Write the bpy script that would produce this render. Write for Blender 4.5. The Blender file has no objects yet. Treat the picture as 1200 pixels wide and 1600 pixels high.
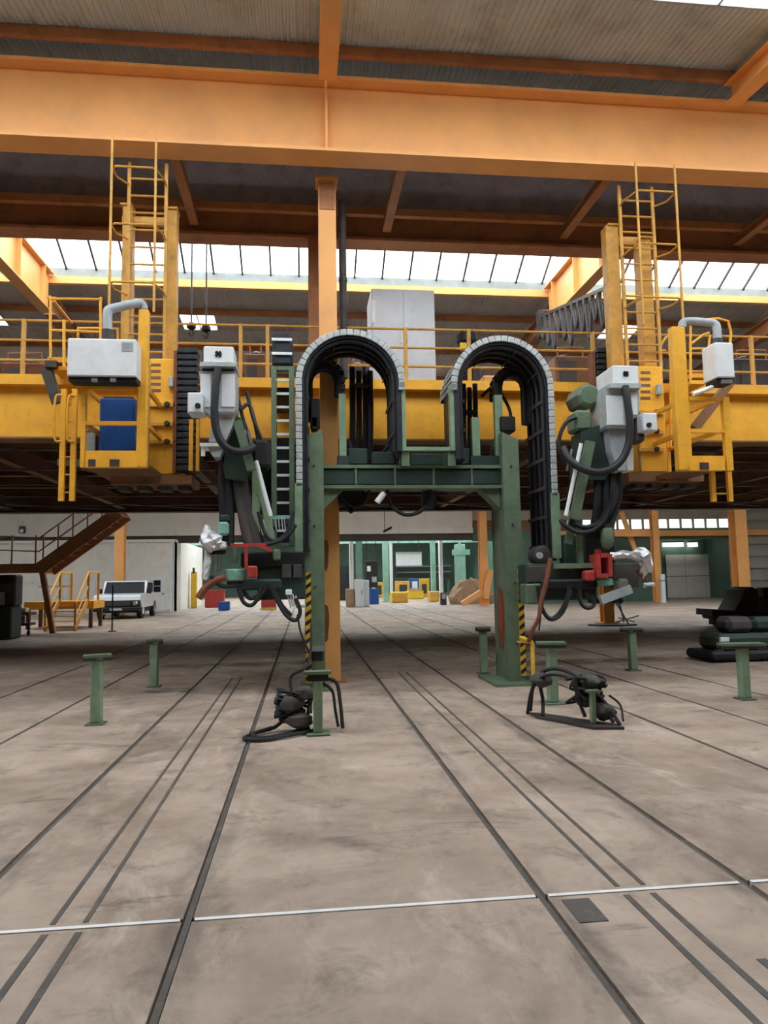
import bpy, math, random
from mathutils import Vector, Matrix

random.seed(7)
S = bpy.context.scene
COL = S.collection

# ------------------------------------------------------------------ camera
F, CH = 1120.0, 1.6
YAW, PITCH, ROLL = math.radians(6.45), math.radians(5.35), math.radians(0.95)
FW = Vector((math.sin(YAW)*math.cos(PITCH), math.cos(YAW)*math.cos(PITCH), math.sin(PITCH)))
_r = Vector((math.cos(YAW), -math.sin(YAW), 0)); _u = _r.cross(FW)
RT = _r*math.cos(ROLL) - _u*math.sin(ROLL); UP = _u*math.cos(ROLL) + _r*math.sin(ROLL)
CAMP = Vector((0, 0, CH))
cam = bpy.data.cameras.new('camera'); camo = bpy.data.objects.new('camera', cam); COL.objects.link(camo)
cam.sensor_fit = 'HORIZONTAL'; cam.sensor_width = 36; cam.lens = F/1200*36; cam.clip_end = 400
m = Matrix((RT, UP, -FW)).transposed().to_4x4(); m.translation = CAMP
camo.matrix_world = m
S.camera = camo
S.cycles.max_bounces = 7; S.cycles.glossy_bounces = 3; S.cycles.transmission_bounces = 4

# ------------------------------------------------------------------ sky, portals, exposure
SKY = 8.0
w = bpy.data.worlds.new('overcast_sky'); S.world = w; w.use_nodes = True
bg = w.node_tree.nodes['Background']; bg.inputs[0].default_value = (0.93, 0.97, 1.0, 1); bg.inputs[1].default_value = SKY
S.view_settings.view_transform = 'Standard'; S.view_settings.look = 'None'
S.view_settings.exposure = 0.0; S.view_settings.gamma = 1; S.view_settings.use_curve_mapping = False

def portal(cx, cy, cz, sx, sy, pitch=0.0):
    l = bpy.data.lights.new('skylight_portal', 'AREA'); l.shape = 'RECTANGLE'; l.size = sx; l.size_y = sy
    l.cycles.is_portal = True
    o = bpy.data.objects.new('skylight_portal', l); COL.objects.link(o)
    o.location = (cx, cy, cz); o.rotation_euler = (pitch, 0, 0)
    o['kind'] = 'helper'
    return o

# ------------------------------------------------------------------ helpers
def ray(x, y): return RT*((x-600)/F) - UP*((y-800)/F) + FW
def at(x, y, Y):
    d = ray(x, y); return CAMP + d*(Y/d.y)
def floor_at(x, y):
    d = ray(x, y); return CAMP + d*(-CH/d.z)
def X(x, y, Y): return at(x, y, Y).x
def Z(x, y, Y): return at(x, y, Y).z

class MB:
    def __init__(s): s.v = []; s.f = []
    def add(s, vs, fs):
        n = len(s.v); s.v += [tuple(v) for v in vs]; s.f += [tuple(i+n for i in f) for f in fs]; return s
    def box(s, x0, x1, y0, y1, z0, z1):
        if x0 > x1: x0, x1 = x1, x0
        if y0 > y1: y0, y1 = y1, y0
        if z0 > z1: z0, z1 = z1, z0
        return s.add([(x0,y0,z0),(x1,y0,z0),(x1,y1,z0),(x0,y1,z0),(x0,y0,z1),(x1,y0,z1),(x1,y1,z1),(x0,y1,z1)],
                     [(0,3,2,1),(4,5,6,7),(0,1,5,4),(1,2,6,5),(2,3,7,6),(3,0,4,7)])
    def cbox(s, x0, x1, y0, y1, z0, z1, c=0.02):
        # box with chamfered vertical and front edges
        if x0 > x1: x0, x1 = x1, x0
        if z0 > z1: z0, z1 = z1, z0
        if y0 > y1: y0, y1 = y1, y0
        c = min(c, (x1-x0)*.3, (z1-z0)*.3, (y1-y0)*.45)
        v = []
        for (yy, k) in ((y0, c), (y0+c, 0), (y1-c, 0), (y1, c)):
            v += [(x0+k,yy,z0+c),(x0+c,yy,z0+k),(x1-c,yy,z0+k),(x1-k,yy,z0+c),(x1-k,yy,z1-c),(x1-c,yy,z1-k),(x0+c,yy,z1-k),(x0+k,yy,z1-c)]
        f = [(0,1,2,3,4,5,6,7), tuple(24+i for i in (7,6,5,4,3,2,1,0))]
        for r in range(3):
            for i in range(8):
                j = (i+1) % 8
                f.append((r*8+i, (r+1)*8+i, (r+1)*8+j, r*8+j))
        return s.add(v, f)
    def bar(s, p, q, w_, h_, up=(0,0,1)):
        p, q, up = Vector(p), Vector(q), Vector(up)
        t = (q-p).normalized()
        if abs(t.dot(up)) > .98: up = Vector((0,1,0))
        a = t.cross(up).normalized()*(w_/2); b = a.cross(t).normalized()*(h_/2)
        vs = [e+i*a+j*b for e in (p,q) for i,j in ((-1,-1),(1,-1),(1,1),(-1,1))]
        return s.add(vs, [(0,1,2,3),(7,6,5,4),(0,4,5,1),(1,5,6,2),(2,6,7,3),(3,7,4,0)])
    def tube(s, pts, r, n=8, caps=True):
        pts = [Vector(p) for p in pts]; k = len(pts)
        rs = r if isinstance(r, (list, tuple)) else [r]*k
        prev = None; base = len(s.v); vs = []
        for i, p in enumerate(pts):
            t = (pts[min(i+1,k-1)]-pts[max(i-1,0)]).normalized()
            if prev is None:
                a = t.cross(Vector((0,0,1)))
                if a.length < .05: a = t.cross(Vector((0,1,0)))
            else: a = prev - t*prev.dot(t)
            a.normalize(); prev = a; b = t.cross(a)
            for j in range(n):
                g = 2*math.pi*j/n; vs.append(p + (a*math.cos(g)+b*math.sin(g))*rs[i])
        fs = []
        for i in range(k-1):
            for j in range(n):
                l = (j+1) % n
                fs.append((i*n+j, i*n+l, (i+1)*n+l, (i+1)*n+j))
        if caps: fs += [tuple(range(n-1,-1,-1)), tuple((k-1)*n+j for j in range(n))]
        return s.add(vs, fs)
    def prism(s, poly, axis, a0, a1):
        # poly in the two remaining axes, extruded along axis
        def mk(u, v, a):
            return {'x': (a,u,v), 'y': (u,a,v), 'z': (u,v,a)}[axis]
        n = len(poly)
        vs = [mk(u,v,a0) for u,v in poly] + [mk(u,v,a1) for u,v in poly]
        fs = [tuple(range(n)), tuple(range(2*n-1,n-1,-1))] + [(i,(i+1)%n+0,(i+1)%n+n,i+n) for i in range(n)]
        return s.add(vs, fs)
    def lathe(s, c, prof, n=16, axis='z'):
        c = Vector(c); vs = []
        for (r, h) in prof:
            for j in range(n):
                g = 2*math.pi*j/n; a, b = r*math.cos(g), r*math.sin(g)
                vs.append(c + Vector({'z': (a,b,h), 'y': (a,h,b), 'x': (h,a,b)}[axis]))
        k = len(prof); fs = []
        for i in range(k-1):
            for j in range(n): fs.append((i*n+j, i*n+(j+1)%n, (i+1)*n+(j+1)%n, (i+1)*n+j))
        fs += [tuple(range(n-1,-1,-1)), tuple((k-1)*n+j for j in range(n))]
        return s.add(vs, fs)
    def px(s, x0, x1, y0, y1, Y, d, c=0):
        # an upright box: its front face spans these measured picture columns and rows at depth Y, d deep
        xm, ym = (x0+x1)/2, (y0+y1)/2
        a = (X(x0,ym,Y), X(x1,ym,Y), Y, Y+d, Z(xm,y1,Y), Z(xm,y0,Y))
        return s.cbox(*a, c) if c else s.box(*a)
    def build(s, name, mat, parent=None, smooth=False, label=None):
        vs = [Vector(v) for v in s.v]
        lo = Vector([min(v[i] for v in vs) for i in range(3)]); hi = Vector([max(v[i] for v in vs) for i in range(3)])
        c = Vector(((lo.x+hi.x)/2, (lo.y+hi.y)/2, lo.z))
        me = bpy.data.meshes.new(name); me.from_pydata([v-c for v in vs], [], s.f)
        import bmesh
        b = bmesh.new(); b.from_mesh(me); bmesh.ops.recalc_face_normals(b, faces=b.faces); b.to_mesh(me); b.free()
        if smooth:
            for p in me.polygons: p.use_smooth = True
            try: me.set_sharp_from_angle(angle=math.radians(40))
            except Exception: pass
        me.materials.append(M[mat])
        o = bpy.data.objects.new(name, me); COL.objects.link(o)
        place(o, c, parent)
        if label: o['label'] = label
        return o

WP = {}
def place(o, c, parent):
    WP[o.name] = Vector(c)
    if parent is not None:
        o.parent = parent; o.location = Vector(c) - WP[parent.name]
    else: o.location = c
def tag(o, label, cat=None, group=None, kind=None):
    o['label'] = label
    if cat: o['category'] = cat
    if group: o['group'] = group
    if kind: o['kind'] = kind
    return o
def thing(name, label, cat, loc, group=None, kind=None):
    o = bpy.data.objects.new(name, None); o.empty_display_size = .1; COL.objects.link(o)
    place(o, Vector(loc), None); return tag(o, label, cat, group, kind)
def struct(name, loc=(0,0,0), label=None):
    o = bpy.data.objects.new(name, None); COL.objects.link(o); place(o, Vector(loc), None)
    o['kind'] = 'structure'
    if label: o['label'] = label
    return o
def copy_tree(o, parent=None, loc=None):
    c = o.copy(); COL.objects.link(c); c.parent = parent
    if loc is not None: c.location = loc; WP[c.name] = Vector(loc)
    for ch in [k for k in o.children]: copy_tree(ch, c)
    return c
def inst(src, name, parent, wloc, rot=(0,0,0)):
    # another object that shares src's mesh
    o = bpy.data.objects.new(name, src.data); COL.objects.link(o)
    place(o, Vector(wloc), parent); o.rotation_euler = rot
    return o
def smoothpath(pts, k=6):
    P = [Vector(p) for p in pts]; out = []
    for i in range(len(P)-1):
        p0 = P[max(i-1,0)]; p1 = P[i]; p2 = P[i+1]; p3 = P[min(i+2,len(P)-1)]
        for j in range(k):
            t = j/k
            out.append(.5*((2*p1)+(p2-p0)*t+(2*p0-5*p1+4*p2-p3)*t*t+(3*p1-p0-3*p2+p3)*t**3))
    out.append(P[-1]); return out
def hose(name, pts, r, parent, mat='rubber', k=6, n=8, label=None):
    return MB().tube(smoothpath([at(*p) for p in pts], k), r, n).build(name, mat, parent, True, label)

# ------------------------------------------------------------------ materials
M = {}
def mat(name, col, rough=.5, metal=0.0, var=.18, scale=3.0, dirt=None, dirt_amt=.35, bump=0.0, spec=.4):
    m = bpy.data.materials.new(name); m.use_nodes = True; nt = m.node_tree; N = nt.nodes; L = nt.links
    b = N['Principled BSDF']; b.inputs['Roughness'].default_value = rough; b.inputs['Metallic'].default_value = metal
    if 'Specular IOR Level' in b.inputs: b.inputs['Specular IOR Level'].default_value = spec
    tc = N.new('ShaderNodeTexCoord'); geo = N.new('ShaderNodeNewGeometry')
    n1 = N.new('ShaderNodeTexNoise'); n1.inputs['Scale'].default_value = scale; n1.inputs['Detail'].default_value = 6; n1.inputs['Roughness'].default_value = .62
    L.new(geo.outputs['Position'], n1.inputs['Vector'])
    r1 = N.new('ShaderNodeValToRGB'); e = r1.color_ramp.elements
    e[0].position = .32; e[1].position = .7
    e[0].color = (*[c*(1-var) for c in col], 1); e[1].color = (*[min(1,c*(1+var)) for c in col], 1)
    L.new(n1.outputs['Fac'], r1.inputs['Fac']); out = r1.outputs['Color']
    if dirt is not None:
        n2 = N.new('ShaderNodeTexNoise'); n2.inputs['Scale'].default_value = scale*2.3; n2.inputs['Detail'].default_value = 8; n2.inputs['Roughness'].default_value = .7
        L.new(geo.outputs['Position'], n2.inputs['Vector'])
        r2 = N.new('ShaderNodeValToRGB'); r2.color_ramp.elements[0].position = .5; r2.color_ramp.elements[1].position = .72
        r2.color_ramp.elements[0].color = (0,0,0,1); r2.color_ramp.elements[1].color = (dirt_amt,)*3+(1,)
        L.new(n2.outputs['Fac'], r2.inputs['Fac'])
        mx = N.new('ShaderNodeMixRGB'); mx.inputs[2].default_value = (*dirt, 1)
        L.new(r2.outputs['Color'], mx.inputs[0]); L.new(out, mx.inputs[1]); out = mx.outputs[0]
    L.new(out, b.inputs['Base Color'])
    if bump:
        n3 = N.new('ShaderNodeTexNoise'); n3.inputs['Scale'].default_value = scale*14; n3.inputs['Detail'].default_value = 5
        L.new(geo.outputs['Position'], n3.inputs['Vector'])
        bp = N.new('ShaderNodeBump'); bp.inputs['Strength'].default_value = bump; bp.inputs['Distance'].default_value = .02
        L.new(n3.outputs['Fac'], bp.inputs['Height']); L.new(bp.outputs[0], b.inputs['Normal'])
    M[name] = m; return m
DK = (.06,.045,.035)
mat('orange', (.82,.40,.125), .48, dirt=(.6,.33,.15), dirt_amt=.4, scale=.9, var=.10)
mat('orange_dark', (.4,.175,.075), .6, dirt=DK, dirt_amt=.5, scale=1.1)  # brown-orange paint; also carries painted shade on back girder and rear rafters
mat('yellow', (.86,.43,.035), .45, dirt=(.4,.2,.04), dirt_amt=.4, scale=2.2, var=.1)
mat('yellow_dull', (.62,.33,.06), .55, dirt=(.2,.12,.05), dirt_amt=.6, scale=3)
mat('green', (.13,.185,.118), .5, dirt=(.05,.07,.05), dirt_amt=.6, scale=2.4)
mat('green_light', (.215,.325,.21), .5, dirt=(.1,.14,.09), dirt_amt=.5, scale=2.5)
mat('green_dark', (.026,.05,.04), .55, dirt=(.02,.02,.02), dirt_amt=.6, scale=4)
mat('mint', (.22,.46,.36), .4, dirt=(.1,.18,.14), dirt_amt=.4, scale=5)
mat('rubber', (.018,.019,.022), .55, var=.3, scale=9, spec=.35)
mat('chain_dark', (.022,.025,.032), .5, var=.3, scale=7)
mat('dark_steel', (.055,.052,.05), .5, .3, dirt=(.12,.07,.04), dirt_amt=.5, scale=5)
mat('steel', (.42,.43,.44), .35, .8, dirt=(.15,.13,.11), dirt_amt=.5, scale=5)
mat('silver', (.52,.56,.555), .4, .25, dirt=(.3,.3,.29), dirt_amt=.4, scale=9)
mat('white_paint', (.74,.77,.78), .45, dirt=(.5,.5,.48), dirt_amt=.35, scale=2.6, var=.05)
mat('pale_bar', (.78,.82,.82), .4, scale=8, var=.06)
mat('grey_paint', (.36,.4,.42), .5, dirt=(.2,.2,.2), dirt_amt=.4, scale=4)
mat('cabinet_grey', (.66,.71,.77), .5, dirt=(.4,.43,.46), dirt_amt=.4, scale=1.4, var=.06)
mat('blue', (.012,.09,.36), .5, scale=3)
mat('red', (.42,.045,.035), .5, dirt=(.2,.04,.03), dirt_amt=.5, scale=5)
mat('rust', (.22,.075,.035), .8, dirt=(.1,.04,.02), dirt_amt=.7, scale=6)
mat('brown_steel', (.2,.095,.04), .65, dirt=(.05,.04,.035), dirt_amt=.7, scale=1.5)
mat('dark_umber', (.06,.052,.047), .7, dirt=(.14,.08,.04), dirt_amt=.5, scale=1.3)  # near-black brown with random browner patches
mat('rail_dark', (.09,.08,.072), .6, .1, dirt=(.2,.17,.14), dirt_amt=.7, scale=3)
mat('groove', (.06,.053,.047), .8, scale=6)
mat('sheen_white', (.9,.91,.92), .3, .15, dirt=(.6,.58,.55), dirt_amt=.4, scale=4, var=.05)  # near-white base colour paints the steel's skylight reflection
mat('sheet', (.48,.54,.56), .6, dirt=(.2,.19,.16), dirt_amt=.5, scale=.7, var=.12)
mat('sheet_back', (.5,.48,.44), .65, dirt=(.2,.18,.16), dirt_amt=.4, scale=.5, var=.1)
mat('cream', (.76,.75,.69), .6, dirt=(.45,.42,.36), dirt_amt=.35, scale=.5, var=.05)
mat('wall_grey', (.34,.33,.29), .7, dirt=(.2,.19,.17), dirt_amt=.5, scale=.6, var=.1)
mat('hall_green', (.085,.16,.12), .6, dirt=(.03,.08,.07), dirt_amt=.5, scale=.5)
mat('column_green', (.22,.4,.31), .5, scale=1)
mat('slate', (.42,.41,.48), .6, dirt=(.12,.09,.08), dirt_amt=.5, scale=1.2)
mat('curb_grey', (.25,.285,.275), .6, dirt=(.18,.19,.18), dirt_amt=.4, scale=2)
mat('tarp', (.065,.058,.056), .7, scale=3, var=.4)
mat('cardboard', (.4,.28,.17), .8, scale=3)
mat('car_white', (.72,.77,.8), .25, scale=1, var=.04)
mat('car_glass', (.012,.014,.017), .35, scale=2, spec=.12)
mat('chrome', (.7,.72,.74), .15, .9, scale=3, var=.05)
mat('hazard_yellow', (.72,.46,.03), .5, dirt=(.2,.13,.04), dirt_amt=.6, scale=6)
mat('hazard_black', (.02,.02,.02), .6, scale=6)
mat('deep_black', (.008,.008,.009), .6, scale=5)
mat('foil', (.75,.76,.78), .22, .95, scale=9, bump=.6)
mat('lamp_tube', (.9,.92,.92), .3, scale=4, var=.03)

# concrete floor: stains, oily smears, scuffs
def concrete():
    m = bpy.data.materials.new('concrete'); m.use_nodes = True; nt = m.node_tree; N = nt.nodes; L = nt.links
    b = N['Principled BSDF']; geo = N.new('ShaderNodeNewGeometry')
    def noise(sc, det=8, rg=.65, dist=0.0, stretch=None):
        n = N.new('ShaderNodeTexNoise'); n.inputs['Scale'].default_value = sc; n.inputs['Detail'].default_value = det
        n.inputs['Roughness'].default_value = rg; n.inputs['Distortion'].default_value = dist
        if stretch:
            mp = N.new('ShaderNodeMapping'); mp.inputs['Scale'].default_value = stretch
            L.new(geo.outputs['Position'], mp.inputs['Vector']); L.new(mp.outputs[0], n.inputs['Vector'])
        else: L.new(geo.outputs['Position'], n.inputs['Vector'])
        return n.outputs['Fac']
    def ramp(src, p0, c0, p1, c1):
        r = N.new('ShaderNodeValToRGB'); e = r.color_ramp.elements
        e[0].position = p0; e[0].color = c0; e[1].position = p1; e[1].color = c1
        L.new(src, r.inputs['Fac']); return r.outputs['Color']
    def mix(fac, a, bcol):
        x = N.new('ShaderNodeMixRGB'); L.new(fac, x.inputs[0]); L.new(a, x.inputs[1]); x.inputs[2].default_value = bcol; return x.outputs[0]
    g = lambda v: (v,v,v,1)
    base = ramp(noise(.9, 10, .7), .34, (.29,.218,.168,1), .66, (.48,.388,.31,1))
    c = mix(ramp(noise(.55, 9, .72, .6), .48, g(0), .62, g(.6)), base, (.165,.115,.085,1))      # broad brown stains
    c = mix(ramp(noise(2.6, 9, .72, .5), .54, g(0), .67, g(.6)), c, (.13,.093,.07,1))           # patchy scuffs
    c = mix(ramp(noise(2.0, 9, .7, .5, (1,.45,1)), .55, g(0), .7, g(.65)), c, (.62,.525,.435,1))     # pale wear
    c = mix(ramp(noise(1.1, 8, .7, .8, (.5,1.6,1)), .59, g(0), .68, g(.65)), c, (.08,.066,.056,1))   # oily streaks
    sep = N.new('ShaderNodeSeparateXYZ'); L.new(geo.outputs['Position'], sep.inputs[0])
    def band(axis, centre, half):
        a = N.new('ShaderNodeMath'); a.operation = 'SUBTRACT'; L.new(sep.outputs[axis], a.inputs[0]); a.inputs[1].default_value = centre
        d = N.new('ShaderNodeMath'); d.operation = 'ABSOLUTE'; L.new(a.outputs[0], d.inputs[0])
        r = N.new('ShaderNodeMapRange'); r.inputs[1].default_value = half; r.inputs[2].default_value = half*.5; L.new(d.outputs[0], r.inputs[0]); return r.outputs[0]
    def mul(a, b_):
        x = N.new('ShaderNodeMath'); x.operation = 'MULTIPLY'; L.new(a, x.inputs[0]); L.new(b_, x.inputs[1]); return x.outputs[0]
    oil = ramp(noise(1.7, 7, .7, 1.0, (.6,1,1)), .42, g(0), .56, g(.85))
    for (cy_, hy_, cx_, hx_) in ((14.3,.45,-1.2,2.6), (13.2,.5,5.2,2.2), (11.2,.3,-2.0,.5)):
        c = mix(mul(mul(band('Y',cy_,hy_), band('X',cx_,hx_)), oil), c, (.03,.026,.022,1))
    # grime tracked along both sides of every rail
    for r_ in (-1.685, -.56, 1.18, 2.27):
        gm = ramp(noise(2.2, 7, .7, .6, (1,.35,1)), .46, g(0), .66, g(.75))
        c = mix(mul(band('X', r_, .16), gm), c, (.1,.083,.07,1))
    L.new(c, b.inputs['Base Color'])
    rg = ramp(noise(1.3, 6), .35, g(.42), .7, g(.68)); L.new(rg, b.inputs['Roughness'])
    bp = N.new('ShaderNodeBump'); bp.inputs['Strength'].default_value = .25; bp.inputs['Distance'].default_value = .01
    L.new(noise(22, 6), bp.inputs['Height']); L.new(bp.outputs[0], b.inputs['Normal'])
    M['concrete'] = m
concrete()

def glass(name, tr):
    m = bpy.data.materials.new(name); m.use_nodes = True; nt = m.node_tree; N = nt.nodes; L = nt.links
    N.remove(N['Principled BSDF']); out = N['Material Output']
    t = N.new('ShaderNodeBsdfTransparent'); t.inputs[0].default_value = (tr,tr*1.005,tr*1.01,1)
    d = N.new('ShaderNodeBsdfTranslucent'); d.inputs[0].default_value = (.85,.88,.9,1)
    g = N.new('ShaderNodeBsdfGlossy'); g.inputs['Roughness'].default_value = .1
    noi = N.new('ShaderNodeTexNoise'); noi.inputs['Scale'].default_value = 3; noi.inputs['Detail'].default_value = 6
    geo = N.new('ShaderNodeNewGeometry'); L.new(geo.outputs['Position'], noi.inputs['Vector'])
    rr = N.new('ShaderNodeMapRange'); rr.inputs[3].default_value = .08; rr.inputs[4].default_value = .3; L.new(noi.outputs['Fac'], rr.inputs[0])
    m1 = N.new('ShaderNodeMixShader'); L.new(rr.outputs[0], m1.inputs[0]); L.new(t.outputs[0], m1.inputs[1]); L.new(d.outputs[0], m1.inputs[2])
    m2 = N.new('ShaderNodeMixShader'); m2.inputs[0].default_value = .04; L.new(m1.outputs[0], m2.inputs[1]); L.new(g.outputs[0], m2.inputs[2])
    L.new(m2.outputs[0], out.inputs['Surface']); M[name] = m
glass('pane_glass', .95)
def lamp_on():
    m = mat('lamp_on', (.9,.92,.92), .3, scale=4, var=.03); b = m.node_tree.nodes['Principled BSDF']
    b.inputs['Emission Color'].default_value = (1,.97,.9,1); b.inputs['Emission Strength'].default_value = 5
lamp_on()

# ================================================================== FLOOR
XW0, XW1, YB0, YB1 = -20.0, 32.0, -14.0, 90.0
floor = struct('floor', (0,0,0), 'stained concrete workshop floor with sunken steel rails')
MB().box(XW0, XW1, YB0, YB1, -.3, -.06).build('bed', 'groove', floor)
RAILS = [-4.32, -3.07, -1.685, -.56, 1.18, 2.27, 3.76, 4.84, 6.0]
GW = .024; JY = 3.66
xs = [XW0]
for r in RAILS: xs += [r-GW, r+GW]
xs.append(XW1)
for i in range(0, len(xs), 2):
    for (y0, y1) in ((YB0, JY-.018), (JY+.018, YB1)):
        MB().box(xs[i], xs[i+1], y0, y1, -.08, 0).build('slab', 'concrete', floor)
for r in RAILS:
    MB().box(r-.016, r+.016, YB0+.05, YB1-.05, -.07, -.012).build('rail', 'rail_dark', floor)
for i in range(0, len(xs), 2):
    MB().box(xs[i]+.01, xs[i+1]-.01, JY-.014, JY+.014, -.07, .004).build('joint_strip', 'sheen_white', floor, label='bright steel strip let into the floor')
for r in (-1.19, -1.04, 1.60, 1.74):
    MB().box(r-.013, r+.013, JY+.05, 12.4, -.02, .003).build('guide_strip', 'rail_dark', floor)
    MB().box(r-.016, r+.016, -2, JY-.05, -.02, .003).build('guide_strip', 'rail_dark', floor)
MB().box(1.26, 1.40, 3.36, 3.6, -.02, .004).build('cover_plate', 'rail_dark', floor, label='small dark steel cover plate beside a rail')
MB().box(1.86, 1.90, 2.6, 2.95, -.02, .004).build('cover_plate', 'rail_dark', floor)

# ================================================================== ROOF
FRZ = lambda y: 10.0 + .11*(y-10.9)          # front slope, rising away
BRZ = lambda y: 10.0 - .10*(y-19.5)          # rear slope, falling away
FSK0, FSK1, RSK0, RSK1 = 4.9, 9.03, 28.0, 31.6      # glazed bands of the front and rear slopes
ceiling = struct('ceiling', (0,0,8.8), 'corrugated metal roof on orange steel rafters')
def corrugated(x0, x1, ya, yb, zf, name, mt, pitch=.115, amp=.022):
    m_ = MB(); n = max(1, int(round((x1-x0)/pitch))); prof = []
    for i in range(n):
        a = x0 + (x1-x0)*i/n; d = (x1-x0)/n
        prof += [(a,0), (a+d*.3,0), (a+d*.45,amp), (a+d*.85,amp)]
    prof.append((x1,0)); k = len(prof)
    vs = [(x, ya, zf(ya)+z) for x,z in prof] + [(x, yb, zf(yb)+z) for x,z in prof]
    m_.add(vs, [(i, i+1, k+i+1, k+i) for i in range(k-1)])
    return m_.build(name, mt, ceiling)
# front slope: solid by the girder, glazed bands further towards and behind the viewer
corrugated(XW0, XW1, 9.03, 13.8, FRZ, 'roof_sheet', 'sheet', pitch=.1)
corrugated(XW0, XW1, -14, FSK0, FRZ, 'roof_sheet', 'sheet', pitch=.4)
corrugated(XW0, XW1, 19.5, 21.6, BRZ, 'roof_sheet', 'sheet_back')
corrugated(XW0, XW1, 22.85, RSK0, BRZ, 'roof_sheet', 'sheet_back')
corrugated(XW0, XW1, RSK1, 42.0, BRZ, 'roof_sheet', 'sheet_back', pitch=.25)
holes = [(-10.2,-9.05), (-3.75,-2.68), (9.95,11.1)]
e = [XW0] + [q for h in holes for q in h] + [XW1]
for i in range(0, len(e), 2): corrugated(e[i], e[i+1], 21.6, 22.85, BRZ, 'roof_sheet', 'sheet_back')
# purlins
def purlin(y, zf, h=.17, w_=.09, mt='orange_dark'):
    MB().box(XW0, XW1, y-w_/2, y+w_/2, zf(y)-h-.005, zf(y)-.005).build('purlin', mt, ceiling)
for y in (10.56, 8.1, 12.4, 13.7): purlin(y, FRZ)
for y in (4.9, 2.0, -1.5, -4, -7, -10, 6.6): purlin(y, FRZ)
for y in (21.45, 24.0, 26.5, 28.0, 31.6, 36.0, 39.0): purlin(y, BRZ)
for y in (21.6, 22.85): MB().box(XW0, XW1, y-.06, y+.06, BRZ(y)-.03, BRZ(y)+.03).build('light_seal_strip', 'sheet_back', ceiling)  # strips added to block light leaking between the sheets
# ridge monitor: eave beam, curb and glazing
MB().box(XW0, XW1, 19.42, 19.56, 9.66, 9.86).build('eave_beam', 'orange', ceiling)
MB().box(XW0, XW1, 19.50, 19.6, 9.865, 10.12).build('curb', 'curb_grey', ceiling)
MB().box(XW0, XW1, 13.72, 13.84, 9.9, 10.5).build('curb', 'cabinet_grey', ceiling)
MB().box(XW0, XW1, 16.55, 16.65, 11.62, 11.72).build('ridge_bar', 'grey_paint', ceiling)
for (ya, za, yb, zb, wn) in ((19.55, 10.1, 16.65, 11.7, 'window_1'), (13.8, 10.4, 16.55, 11.7, 'window_2')):
    wd = struct(wn, (6, ya, za), 'sloping glazed strip of the ridge skylight')
    pitch = .78; n = 36; x0 = -11.0
    pm = None
    for i in range(n):
        xa = x0 + i*pitch
        if pm is None:
            mm = MB(); d = Vector((0, yb-ya, zb-za)); nn = Vector((0, -(zb-za), yb-ya)).normalized()*.004
            if nn.z < 0: nn = -nn
            a = Vector((xa+.02, ya, za)); b_ = Vector((xa+pitch-.02, ya, za))
            vs = [a, b_, b_+d, a+d]; mm.add(vs+[v+nn*2 for v in vs], [(0,1,2,3),(7,6,5,4),(0,4,5,1),(1,5,6,2),(2,6,7,3),(3,7,4,0)])
            pm = mm.build('pane', 'pane_glass', wd); base = WP[pm.name].copy()
            bm_ = MB().bar((xa, ya, za-.03), (xa, yb, zb-.03), .05, .07).build('glazing_bar', 'dark_steel', wd); bb = WP[bm_.name].copy()
        else:
            inst(pm, 'pane', wd, base + Vector((i*pitch,0,0))); inst(bm_, 'glazing_bar', wd, bb + Vector((i*pitch,0,0)))
    MB().bar((x0, (ya+yb)/2, (za+zb)/2-.03), (x0+n*pitch, (ya+yb)/2, (za+zb)/2-.03), .03, .04).build('crossbar', 'grey_paint', wd)
for xa, xb in ((XW0, -11.0), (17.1, XW1)):
    m_ = MB(); m_.add([(xa,13.8,10.4),(xb,13.8,10.4),(xb,16.6,11.72),(xa,16.6,11.72)], [(0,1,2,3)])
    m_.add([(xa,19.55,10.1),(xb,19.55,10.1),(xb,16.6,11.72),(xa,16.6,11.72)], [(0,1,2,3)]); m_.build('roof_sheet', 'sheet_back', ceiling)
portal(3, 18.1, 10.85, 28, 3.3, math.radians(-29)); portal(3, 15.2, 11.0, 28, 3.0, math.radians(25))
# single roof windows in the slopes and glazed bands
wn = 3
def skylight(x0, x1, y0, y1, zf, nx, ny=1, port=True):
    global wn
    wd = struct('window_%d' % wn, ((x0+x1)/2, (y0+y1)/2, zf((y0+y1)/2)), 'skylight let into the roof slope'); wn += 1
    px_, py_ = (x1-x0)/nx, (y1-y0)/ny; src = None
    for i in range(nx):
        for j in range(ny):
            a, c = x0+i*px_, y0+j*py_
            if src is None:
                q = MB(); vs = [(a+.02,c+.01,zf(c+.01)), (a+px_-.02,c+.01,zf(c+.01)), (a+px_-.02,c+py_-.01,zf(c+py_-.01)), (a+.02,c+py_-.01,zf(c+py_-.01))]
                q.add(vs+[(x,y,z+.008) for x,y,z in vs], [(0,1,2,3),(7,6,5,4),(0,4,5,1),(1,5,6,2),(2,6,7,3),(3,7,4,0)])
                src = q.build('pane', 'pane_glass', wd); sb = WP[src.name].copy(); z00 = zf(c)
            else: inst(src, 'pane', wd, sb + Vector((i*px_, j*py_, zf(c)-z00)))
    for i in range(nx+1):
        a = x0+i*px_; MB().bar((a,y0,zf(y0)), (a,y1,zf(y1)), .035, .05).build('glazing_bar', 'grey_paint', wd)
    for j in range(ny+1):
        c = y0+j*py_; MB().bar((x0,c,zf(c)), (x1,c,zf(c)), .035, .05).build('glazing_bar', 'grey_paint', wd)
    if port: portal((x0+x1)/2, (y0+y1)/2, zf((y0+y1)/2)-.07, x1-x0, y1-y0)
for h in holes: skylight(h[0], h[1], 21.6, 22.85, BRZ, 2, 1)
skylight(XW0, XW1, FSK0, FSK1, FRZ, 26, 2)
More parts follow.
